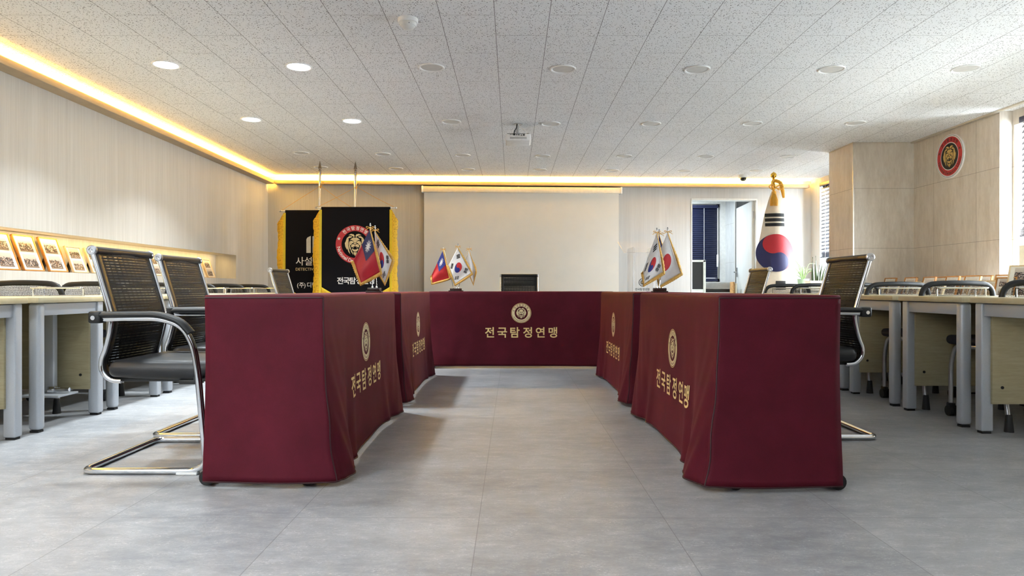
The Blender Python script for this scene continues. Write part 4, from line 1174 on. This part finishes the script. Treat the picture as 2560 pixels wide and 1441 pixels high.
# ================================================================ WALL EMBLEM
t = thing('wall_emblem', 'round red and black lion emblem plate on the stone wall near the right edge', 'emblem', (XR, 6.40, Z_at(391.5, 6.41)), R(-90))
a = MB(); a.lathe([(0.205, 0.0), (0.205, 0.010), (0.203, 0.012)], 64, M=Matrix.Rotation(PI / 2, 4, 'X')); a.build('plate', M['white_plastic'], t)
d = Design()
d.ring(0.955, 0.97, 2, 1); d.ring(0.645, 0.90, 0, 1, nr=2); d.ring(0.0, 0.61, 2, 1, nr=2)
d.arc_text(TOPTXT, (0, 0), 0.77, R(140), R(40), 0.18, 2, 2, 0.02); d.arc_text(BOTTXT, (0, 0), 0.77, R(192), R(348), 0.20, 2, 2, 0.015, True)
d.star((-0.74, 0.24), 0.07, 2, 2); d.star((0.74, 0.24), 0.07, 2, 2); lion(d, 1, 2, 0.52)
d.moved((0, 0), 0.202).mesh('crest', lambda x, z, l: Vector((x, -0.0125 - 0.0008 * l, z)), [M['emblem_red'], M['lion_gold'], M['black']], t)

# ================================================================ CHROME CONFERENCE CHAIRS
def conference_chair():
    t = thing('conference_chair', '', 'chair')
    HW = 0.288
    fr = MB()
    def side(s):
        y = s * HW
        return [(-0.19, y, 0.628), (0.06, y, 0.628), (0.15, y, 0.60), (0.195, y, 0.52), (0.212, y, 0.42), (0.235, y, 0.16), (0.247, y, 0.045), (0.20, y, 0.0145), (-0.13, y, 0.0145)]
    L_ = bend(side(1), 0.07, 6); Rr = bend(side(-1), 0.07, 6)
    rear = bend([(-0.13, HW, 0.0145), (-0.25, HW, 0.0145), (-0.25, -HW, 0.0145), (-0.13, -HW, 0.0145)], 0.045, 6)
    path = L_ + rear[1:-1] + Rr[::-1]
    fr.tube(path, 0.0135, 12); f_o = fr.build('frame', M['chrome'], t, 60)
    for s in (1, -1):
        a = MB(); a.b2((0.13, s * HW - 0.016, 0.0), (0.215, s * HW + 0.016, 0.012), 0.004); a.build('floor_glide', M['white_plastic'], f_o)
    prof = [(-0.252, 0.905), (-0.212, 0.77), (-0.176, 0.64), (-0.176, 0.58), (-0.195, 0.50), (-0.212, 0.45), (-0.208, 0.405), (-0.175, 0.372), (-0.13, 0.366)]
    pc = curve([(x, 0, z) for x, z in prof], 6)
    bt = MB()
    def sl(u, v):
        i = v * (len(pc) - 1); k = min(int(i), len(pc) - 2); p = pc[k].lerp(pc[k + 1], i - k)
        return Vector((p.x + 0.012 * math.cos((u - 0.5) * PI) - 0.006, (u - 0.5) * 0.42, p.z))
    bt.grid(sl, 16, 54); bt.build('mesh_back', M['sling'], t, 60, solid=0.004, recalc=False)
    for s in (-1, 1):   # dark woven border bands of the sling
        a = MB(); a.grid(lambda u, v: sl((0.5 + s * 0.5) - s * 0.07 * u, v) + Vector((0.0035, 0, 0)), 2, 54)
        a.build('edge_band', M['leather'], t, 60, solid=0.004, recalc=False)
    a = MB(); a.tube([(-0.254, -0.212, 0.905), (-0.254, 0.212, 0.905)], 0.017, 14); a.build('head_roll', M['black_plastic'], t)
    for s in (-1, 1):
        a = MB(); a.tube([(p.x - 0.004, s * 0.219, p.z) for p in pc], 0.0085, 10, flat=1.2); po = a.build('back_post', M['chrome'], t, 60)
        a = MB(); a.lathe([(0.019, 0), (0.021, 0.003), (0.021, 0.012), (0.017, 0.015), (0.010, 0.015), (0.009, 0.012), (0.005, 0.012), (0.004, 0.014), (0.0005, 0.014)], 24, M=Matrix.Translation((-0.254, s * 0.213, 0.905)) @ Matrix.Rotation(-s * PI / 2, 4, 'X')); a.build('end_disc', M['brushed'], po)
        # arm pad with rounded nose, bolted to the back post
        a = MB(); pth = bend([(-0.205, s * HW, 0.640), (0.06, s * HW, 0.643), (0.145, s * HW, 0.615), (0.185, s * HW, 0.568)], 0.08, 6)
        n = len(pth); a.tube(pth, [0.021 + 0.007 * min(1, i / (n * 0.5)) for i in range(n)], 14, up=(0, s, 0), flat=None)
        ap = MB(); ap.tube(pth, [0.014] * n, 12, flat=1.9, up=(0, 1, 0)); ap.b2((-0.215, s * HW - 0.026, 0.608), (-0.165, s * HW + 0.026, 0.656), 0.008)
        ao = ap.build('arm_pad', M['black_plastic'], t, 50)
        a = MB(); a.cyl((-0.192, s * (HW + 0.024), 0.630), (-0.192, s * (HW + 0.030), 0.630), 0.009, 14); a.build('arm_bolt', M['chrome'], ao)
    a = MB(); a.box((0.045, 0, 0.418), (0.47, 0.475, 0.082), 0.034, 5)
    for i, v in enumerate(a.v):
        f = (v.x - 0.05) / 0.24
        if f > 0: v.z -= 0.018 * f * f
        if v.z > 0.43: v.z += 0.006 * math.cos((v.y) / 0.24 * PI / 2) - 0.010 * max(0, -f)
    a.build('seat', M['leather'], t, 60)
    a = MB(); a.cyl((0.205, -HW, 0.385), (0.205, HW, 0.385), 0.011, 10)
    for s in (-1, 1): a.b2((-0.16, s * 0.19 - 0.014, 0.362), (0.21, s * 0.19 + 0.014, 0.38), 0.004); a.b2((0.10, s * 0.2 - 0.02, 0.352), (0.19, s * 0.2 + 0.02, 0.372), 0.006)
    a.build('seat_bracket', M['black_plastic'], t)
    return t
c0 = conference_chair()
c0.location = (-1.475, 3.035, 0); c0['label'] = 'chrome framed black mesh armchair nearest the camera, beside the near left table'; c0['group'] = 'chrome cantilever armchairs'
G = 'chrome cantilever armchairs'
dup(c0, (-1.545, 3.70, 0), 0, 'black mesh armchair directly behind the nearest chrome armchair on the left', G)
dup(c0, (-1.80, 6.02, 0), 0, 'black mesh armchair standing in front of the rear black banner', G)
dup(c0, (0.08, 7.85, 0), R(-90), 'black mesh armchair behind the crosswise head table, before the screen', G)
dup(c0, (1.545, 3.66, 0), PI, 'black mesh armchair on the right side of the near right table', G)
dup(c0, (1.845, 5.80, 0), PI, 'black mesh armchair standing in front of the tall white flag', G)

# ================================================================ DESK ROWS
def desk(side, length, stand=False):
    """local: aisle end at x=0, runs to +x*side; users sit at the near (-y) side; y 0..0.6"""
    t = thing('training_desk', '', 'desk')
    s = side
    a = MB(); a.b2((min(0, s * length), 0.0, 0.672), (max(0, s * length), 0.60, 0.702), 0.004); a.build('desktop', M['desk_top'], t)
    for x in (0.045, length - 0.045):
        for y, b in ((0.05, 0.018), (0.555, 0.008)):
            a = MB(); a.box((s * x, y, 0.342), (0.062, 0.052, 0.66), b, 3); lo = a.build('leg', M['grey_metal'], t, 40)
            a = MB(); a.box((s * x, y, 0.006), (0.046, 0.038, 0.012)); a.build('foot_pad', M['rubber'], lo)
        a = MB(); a.b2((s * x - 0.018, 0.07, 0.605), (s * x + 0.018, 0.535, 0.668), 0.003); a.build('end_rail', M['grey_metal'], t)
    a = MB(); a.b2((min(s * 0.06, s * (length - 0.03)), 0.515, 0.155), (max(s * 0.06, s * (length - 0.03)), 0.533, 0.668), 0.002); po = a.build('modesty_panel', M['panel'], t)
    a = MB()
    for x in (0.11, length - 0.11):
        for z in (0.24, 0.62): a.cyl((s * x, 0.512, z), (s * x, 0.516, z), 0.008, 12)
    a.build('screw', M['black_plastic'], po)
    r0 = 0.225 if s > 0 else 0.13; r1 = r0 + 0.30
    a = MB(); a.tube(bend([(s * r0, 0.575, 0.702), (s * r0, 0.575, 0.752), (s * (r0 + .005), 0.545, 0.752), (s * r1, 0.545, 0.752), (s * r1, 0.575, 0.752), (s * r1, 0.575, 0.702)], 0.012, 4), 0.0055, 8)
    a.cyl((s * (r0 + 0.22), 0.55, 0.702), (s * (r0 + 0.22), 0.55, 0.752), 0.0045, 8); a.cyl((s * r0, 0.575, 0.706), (s * r1, 0.575, 0.706), 0.0035, 8)
    a.build('book_rail', M['chrome'], t)
    if stand:
        a = MB()
        for x in (0.235, 0.30): a.b2((s * x - 0.028, 0.42, 0.15), (s * x + 0.028, 0.46, 0.672), 0.006)
        a.build('hanging_post', M['grey_metal'], t)
        a = MB(); a.b2((s * 0.10, 0.30, 0.138), (s * 0.42, 0.48, 0.150), 0.003); a.build('tray_plate', M['grey_metal'], t)
        a = MB(); a.tube([(s * 0.10, 0.40, 0.17), (s * 0.22, 0.40, 0.17)], 0.012, 10); a.b2((s * 0.20 - .02, 0.385, 0.152), (s * 0.20 + .02, 0.415, 0.19), 0.004); a.build('tray_clip', M['chrome'], t)
    return t
def nesting_chair():
    """faces +y, stands with its back at y=0"""
    t = thing('mesh_desk_chair', '', 'chair')
    def loop(w_, zt, r, y0=0.0):
        pts = [(-w_, y0 + 0.03, 0.43), (-w_, y0, 0.60), (-w_, y0 - 0.01, zt), (0, y0 - 0.035, zt + 0.010), (w_, y0 - 0.01, zt), (w_, y0, 0.60), (w_, y0 + 0.03, 0.43)]
        return bend(pts, r, 7)
    a = MB(); a.tube(loop(0.225, 0.775, 0.085), 0.017, 10, up=(0, 1, 0), flat=0.75); a.build('back_frame', M['black_plastic'], t, 60)
    a = MB()
    def net(u, v):
        x = (u - 0.5) * 0.43; z = 0.46 + 0.315 * v; y = 0.015 - 0.03 * v - 0.02 * math.cos(x / 0.43 * PI) * v
        return (x, y, z)
    a.grid(net, 8, 8); a.build('back_net', M['net'], t, 60, recalc=False)
    a = MB(); a.b2((-0.09, -0.006, 0.46), (0.09, 0.012, 0.70), 0.006); a.build('lumbar_plate', M['black_plastic'], t)
    a = MB(); a.box((0, 0.25, 0.445), (0.46, 0.44, 0.055), 0.026, 4); a.build('seat', M['seat_fabric'], t, 60)
    for s in (-1, 1):
        x = s * 0.235
        a = MB(); a.tube(bend([(x, -0.075, 0.02), (x, -0.03, 0.30), (x, 0.0, 0.425), (x, 0.36, 0.415), (x, 0.40, 0.30), (x, 0.40, 0.075)], 0.05, 6), 0.0125, 10); lo = a.build('leg', M['brushed'], t, 60)
        a = MB(); a.lathe([(0.023, 0.0), (0.016, 0.085), (0.014, 0.09)], 16, M=Matrix.Translation((x, -0.072, 0))); a.build('foot_cap', M['rubber'], lo)
        a = MB()
        for q in (-0.015, 0.015): a.cyl((x + q - 0.009, 0.392, 0.030), (x + q + 0.009, 0.392, 0.030), 0.030, 18)
        a.cyl((x - 0.01, 0.392, 0.03), (x + 0.01, 0.392, 0.03), 0.008, 8); a.box((x, 0.40, 0.06), (0.03, 0.045, 0.032), 0.006)
        a.build('caster', M['rubber'], lo)
    a = MB(); a.cyl((-0.235, 0.30, 0.405), (0.235, 0.30, 0.405), 0.010, 8); a.cyl((-0.235, 0.08, 0.415), (0.235, 0.08, 0.415), 0.010, 8); a.build('cross_tube', M['brushed'], t)
    return t
XDL, XDR = -2.43, 2.395
NUM = ['nearest', 'second', 'third', 'fourth', 'fifth', 'sixth', 'seventh', 'eighth']
dl = desk(-1, 0.80); dls = desk(-1, 0.80, True); dr = desk(1, 0.92)
GD = 'maple training desks'; ch0 = nesting_chair(); GC = 'black mesh desk chairs'
yl = [2.835 + 0.675 * k for k in range(7)]
first = True
def place(src, loc, lab, grp, flag):
    if not flag.get(src.name):
        flag[src.name] = True; src.location = loc; src['label'] = lab; src['group'] = grp; return src
    return dup(src, loc, 0, lab, grp)
FL = {}
for k, y in enumerate(yl):
    src = dls if k == 1 else dl
    place(src, (XDL, y, 0), 'pale maple desk by the left wall, %s to the camera%s' % (NUM[k], ', with grey posts below' if k == 1 else ''), GD, FL)
for k, y in enumerate([2.985 + 0.665 * k for k in range(6)]):
    place(dr, (XDR, y, 0), 'pale maple desk by the right windows, %s to the camera' % NUM[k], GD, FL)
for k in range(6):
    place(ch0, (-2.96 if k < 2 else -2.90, 4.165 + 0.675 * k, 0), 'black mesh desk chair by the left wall, %s in the row from the camera' % NUM[k], GC, FL)
for k in range(6):
    place(ch0, (2.79 + (0.03 if k == 0 else 0), 3.635 + 0.665 * k, 0), 'black mesh desk chair by the right windows, %s in the row from the camera' % NUM[k], GC, FL)

# ================================================================ PICTURE FRAMES
def frame_thing(w_, h_, lean, two, fm, prints=True):
    """stands at origin facing -y, leaning back"""
    t = thing('picture_frame', '', 'picture frame')
    T = Matrix.Translation((0, 0, 0.018 * math.sin(lean))) @ Matrix.Rotation(-lean, 4, 'X')
    b = 0.009; a = MB()
    for lo, hi in (((-w_ / 2, 0, 0), (-w_ / 2 + b, 0.018, h_)), ((w_ / 2 - b, 0, 0), (w_ / 2, 0.018, h_)), ((-w_ / 2, 0, 0), (w_ / 2, 0.018, b)), ((-w_ / 2, 0, h_ - b), (w_ / 2, 0.018, h_))):
        a.b2(lo, hi, 0.002, M=T)
    a.build('moulding', fm, t)
    a = MB(); a.b2((-w_ / 2 + 0.006, 0.007, 0.006), (w_ / 2 - 0.006, 0.013, h_ - 0.006), M=T); a.build('mat_board', M['mat_board'], t)
    mg = 0.18 * w_
    slots = [(0.09, 0.47), (0.54, 0.92)] if two else [(0.16, 0.84)]
    for z0, z1 in slots:
        p = MB(); p.grid(lambda u, v: T @ Vector((-w_ / 2 + mg + (w_ - 2 * mg) * u, 0.0062, h_ * (z0 + (z1 - z0) * v))), 1, 1, uv=True); p.build('photo', M['photo'], t, recalc=False)
    a = MB(); a.add([T @ Vector((-0.02, 0.018, h_ * 0.75)), T @ Vector((0.02, 0.018, h_ * 0.75)), Vector((0.03, 0.018 + h_ * (0.10 + lean), 0.0)), Vector((-0.03, 0.018 + h_ * (0.10 + lean), 0.0))], [(0, 1, 2, 3)])
    a.build('easel_back', M['black_plastic'], t, solid=0.003)
    return t
n1 = frame_thing(0.205, 0.268, R(20), True, M['gold_frame']); n2 = frame_thing(0.185, 0.218, R(20), True, M['pale_frame'])
GN = 'framed photographs in the wall niche'
yy = 4.16; k = 0; WORDS = ['first', 'second', 'third', 'fourth', 'fifth', 'sixth', 'seventh', 'eighth', 'ninth', 'tenth', 'eleventh', 'twelfth', 'thirteenth', 'fourteenth', 'fifteenth', 'sixteenth']
spots = [(4.56, 1), (4.80, 1), (5.06, 1), (5.32, 0), (5.56, 0), (5.79, 0), (6.02, 0), (6.25, 0), (6.48, 0), (6.71, 0), (6.94, 0), (7.17, 0), (7.40, 0), (7.63, 0)]
for i, (y, big) in enumerate(spots):
    src = n1 if big else n2
    lab = '%s frame with two prints, %s from the left in the lit wall niche' % ('taller oak' if big else 'smaller pale', WORDS[i])
    loc = (XL - 0.075, y, NZ0)
    if i in (0, 3): src.location = loc; src.rotation_euler = (0, 0, R(90)); src['label'] = lab; src['group'] = GN
    else: dup(src, loc, R(90), lab, GN)
# long low display counter along the right wall with standing frames
t = thing('display_counter', 'long low white counter along the right stone wall carrying framed photos', 'counter', (0, 0, 0))
a = MB(); a.b2((3.36, 3.3, 0.655), (4.05, 6.92, 0.68), 0.004); a.build('worktop', M['white_paint'], t)
a = MB(); a.b2((3.40, 3.34, 0.05), (4.05, 6.90, 0.655), 0.004); a.build('carcass', M['cream_board'], t)
a = MB(); a.b2((3.44, 3.36, 0.0), (4.05, 6.88, 0.05)); a.build('plinth', M['black_plastic'], t)
GR = 'framed photographs on the right-hand counter'
r1 = frame_thing(0.205, 0.178, R(14), False, M['gold_frame']); r2 = frame_thing(0.20, 0.130, R(16), False, M['pale_frame']); r3 = frame_thing(0.15, 0.15, R(14), True, M['gold_frame']); r4 = frame_thing(0.22, 0.235, R(14), True, M['pale_frame'])
xb = 3.72
for i, px in enumerate((2215, 2265, 2311, 2338, 2368, 2393, 2418, 2447, 2498)):
    d = xb * FP / (px - 1281.0); lab = 'gold framed photo on the right counter, %s from left in the back row' % WORDS[i]
    x_ = xb + (0.105 if i in (3, 5, 7) else 0); d *= x_ / xb
    loc = (x_, d, 0.68)
    if i == 0: r1.location = loc; r1.rotation_euler = (0, 0, R(-90)); r1['label'] = lab; r1['group'] = GR
    else: dup(r1, loc, R(-90) + R(random.uniform(-6, 6)), lab, GR)
for i, px in enumerate((2195, 2233, 2285, 2345, 2442, 2472)):
    d = 3.50 * FP / (px - 1281.0); lab = 'pale framed photo on the right counter, %s from left in the front row' % WORDS[i]
    loc = (3.47, d, 0.68)
    if i == 0: r2.location = loc; r2.rotation_euler = (0, 0, R(-90)); r2['label'] = lab; r2['group'] = GR
    else: dup(r2, loc, R(-90) + R(random.uniform(-6, 6)), lab, GR)
r3.location = (3.46, 3.46 * FP / (2507 - 1281.0), 0.68); r3.rotation_euler = (0, 0, R(-72)); r3['label'] = 'small upright frame with two prints on the counter beside the largest frame'; r3['group'] = GR
r4.location = (3.50, 3.50 * FP / (2553 - 1281.0), 0.68); r4.rotation_euler = (0, 0, R(-66)); r4['label'] = 'largest pale frame on the counter at the right edge of the view'; r4['group'] = GR

# ================================================================ BLINDS
def blind(label, loc, rz, width, zt, zb, n, tilt, cords, slat=0.05):
    """faces -y; hangs from zt to zb"""
    t = thing('venetian_blind', label, 'blind', loc, rz, 'navy venetian blinds')
    a = MB(); a.b2((-width / 2, -0.03, zt - 0.05), (width / 2, 0.03, zt), 0.004); a.build('head_rail', M['navy_slat'], t)
    a = MB(); 
    for k in range(n):
        z = zt - 0.07 - (zt - 0.07 - zb - 0.07) * k / (n - 1)
        T = Matrix.Translation((0, 0, z)) @ Matrix.Rotation(tilt, 4, 'X')
        a.grid(lambda u, v: T @ Vector(((u - 0.5) * (width - 0.02), (v - 0.5) * slat, 0.004 * math.cos((v - 0.5) * PI))), 1, 4)
    a.build('slats', M['navy_slat'], t, 60, solid=0.0015, recalc=False)
    a = MB()
    for k in range(5): a.b2((-width / 2 + 0.01, -0.025, zb + 0.008 + 0.010 * k), (width / 2 - 0.01, 0.025, zb + 0.015 + 0.010 * k), 0.002)
    a.b2((-width / 2, -0.026, zb - 0.008), (width / 2, 0.026, zb + 0.006), 0.004); a.build('bottom_rail', M['navy_slat'], t)
    a = MB()
    for x in cords:
        for y in (-0.028, 0.028): a.tube([(x, y, zt - 0.05), (x, y, zb)], 0.003, 6)
    a.build('ladder_cord', M['white_plastic'], t)
    return t
blind('navy venetian blind at the right edge beside the lion emblem, slats half open', (4.225, 4.38, 0), R(-90), 2.58, 2.17, 1.185, 19, R(58), (-1.0, -0.3, 0.5, 1.14))
blind('navy venetian blind on the far right window behind the plants, slats half open', (4.165, 8.50, 0), R(-90), 1.44, 2.17, 1.17, 19, R(55), (-0.55, 0.45, 0.0))
b3 = blind('closed navy venetian blind seen through the doorway', (2.42, WY + 0.01, 0), 0, 1.80, 2.10, 0.88, 34, R(68), (-0.5, 0.67))
a = MB(); a.tube([(0.885, -0.034, 1.30), (0.885, -0.034, 2.05)], 0.004, 6); a.b2((0.872, -0.046, 1.10), (0.898, -0.024, 1.30), 0.006); a.build('tilt_cord_pull', M['white_plastic'], b3)

# ================================================================ SIDE ROOM CONTENTS
t = thing('office_partition', 'light grey office partition with a black panel, seen at the left of the doorway', 'partition', (2.40, 10.0, 0))
a = MB(); a.b2((-0.5, -0.02, 0.02), (0.385, 0.02, 0.74), 0.003); a.build('lower_panel', M['grey_panel'], t)
a = MB(); a.b2((-0.5, -0.012, 0.74), (0.385, 0.012, 1.15)); a.build('pinboard', M['dark_screen'], t)
a = MB(); a.b2((-0.52, -0.024, 1.14), (0.42, 0.024, 1.168), 0.003); a.b2((0.382, -0.024, 0), (0.42, 0.024, 1.165), 0.003); a.b2((-0.5, -0.022, 0.722), (0.385, 0.022, 0.742)); a.build('frame', M['grey_panel'], t)
t = thing('office_printer', 'pale grey printer with a black slot under the doorway blind', 'printer', (3.08, 10.55, 0.0))
a = MB(); a.b2((-0.30, -0.22, 0.0), (0.25, 0.22, 0.70), 0.01); a.build('body', M['white_plastic'], t)
a = MB(); a.b2((-0.29, -0.225, 0.70), (0.24, 0.2, 0.74), 0.004); a.build('paper_slot', M['port'], t)
a = MB(); a.b2((-0.30, -0.22, 0.74), (0.25, 0.22, 0.85), 0.012); a.build('scanner_lid', M['vent'], t)
for i, (dx, hh) in enumerate(((0.0, 0.20), (0.035, 0.18))):
    a = MB(); a.b2((3.262 + dx, 10.12, 0.65), (3.288 + dx, 10.27, 0.65 + hh), 0.003)
    tag(a.build('book', M['book'] if i == 0 else M['cream_board']), 'upright %s file just inside the doorway next to the printer' % ('orange' if i == 0 else 'cream'), 'book')
a = MB(); a.b2((3.20, 10.08, 0.0), (3.40, 10.31, 0.65), 0.004); tag(a.build('side_cabinet', M['white_paint']), 'narrow white cabinet inside the doorway carrying upright files', 'cabinet')

# ================================================================ PLANTS BY THE FAR WINDOW
t = thing('sideboard', 'low white sideboard under the far right window carrying the potted plants', 'sideboard', (3.78, 8.45, 0))
a = MB(); a.b2((-0.30, -0.5, 0.05), (0.35, 0.5, 0.72), 0.004); a.build('carcass', M['white_paint'], t)
a = MB(); a.b2((-0.32, -0.52, 0.72), (0.36, 0.52, 0.745), 0.004); a.build('top_board', M['white_paint'], t)
a = MB(); a.b2((-0.28, -0.48, 0.0), (0.33, 0.48, 0.05)); a.build('plinth', M['black_plastic'], t)
PD = 8.25
def blade(mb, x, y, z, h_, w_, dx, dy, tw):
    def f(u, v):
        k = v; ww = w_ * (0.55 + 0.45 * math.sin(PI * min(1, k * 1.15 + 0.15))) * (1 - k ** 3)
        a_ = tw * k; q = (u - 0.5) * ww
        return Vector((x + dx * k ** 1.3 + q * math.cos(a_), y + dy * k + q * math.sin(a_) - 0.006 * math.cos((u - 0.5) * PI), z + h_ * k))
    mb.grid(f, 4, 14)
px0 = X_at(2043, PD)
t = thing('snake_plant', 'snake plant with tall dark upright blades in a white trough by the far window', 'plant', (px0, PD, 0.745))
a = MB(); a.add([(-.10,-.07,0),(.10,-.07,0),(.10,.07,0),(-.10,.07,0),(-.12,-.085,.10),(.12,-.085,.10),(.12,.085,.10),(-.12,.085,.10),(-.105,-.07,.10),(.105,-.07,.10),(.105,.07,.10),(-.105,.07,.10)], [(0,3,2,1),(0,1,5,4),(1,2,6,5),(2,3,7,6),(3,0,4,7),(4,5,9,8),(5,6,10,9),(6,7,11,10),(7,4,8,11)]); a.build('planter', M['pot'], t)
a = MB(); a.b2((-.104, -.07, .07), (.104, .07, .09)); a.build('soil', M['soil'], t)
for (bx, tx_, top, wd) in ((2034, 2031, 643, .030), (2040, 2038, 640, .032), (2052, 2063, 641, .028), (2055, 2074, 645, .028), (2043, 2048, 663, .018)):
    a = MB(); x = X_at(bx, PD) - px0; blade(a, x, random.uniform(-.03, .03), 0.085, Z_at(top, PD) - 0.83, wd * 1.35, X_at(tx_, PD) - X_at(bx, PD), random.uniform(-.03, .03), 0.8)
    a.build('leaf', M['leaf'], t, 60, solid=0.003, recalc=False)
px1 = X_at(2022, PD + 0.12)
t = thing('spider_plant', 'thin-leaved pale plant in a green pot left of the snake plant', 'plant', (px1, PD + 0.28, 0.745))
a = MB(); a.lathe([(0.055, 0), (0.07, 0.12), (0.074, 0.125), (0.066, 0.125), (0.062, 0.11), (0.001, 0.105)], 24); a.build('pot', M['pot2'], t)
a = MB()
for i in range(16):
    an = random.uniform(0, 2 * PI); l = random.uniform(0.10, 0.17); hh = random.uniform(0.05, 0.24)
    p0 = Vector((0, 0, 0.11)); p1 = p0 + Vector((math.cos(an) * l * .5, math.sin(an) * l * .3, hh)); p2 = p0 + Vector((math.cos(an) * l * 1.2, math.sin(an) * l * .5, hh * 1.02))
    a.tube(curve([p0, p1, p2], 5), [0.004] * 8 + [0.003, 0.002, 0.001], 5)
a.tube(curve([(0, 0, .11), (-.08, 0, .24), (-.16, -.02, .30)], 5), [0.004] * 8 + [0.006, 0.005, 0.002], 5)
a.build('leaf', M['leaf2'], t)
# cream board leaning in the near window bay
a = MB(); a.b2((4.13, 5.20, 0.0), (4.16, 5.58, 1.10), 0.004)
tag(a.build('leaning_board', M['cream_board']), 'cream board standing below the right-hand blind at the edge of the view', 'board')
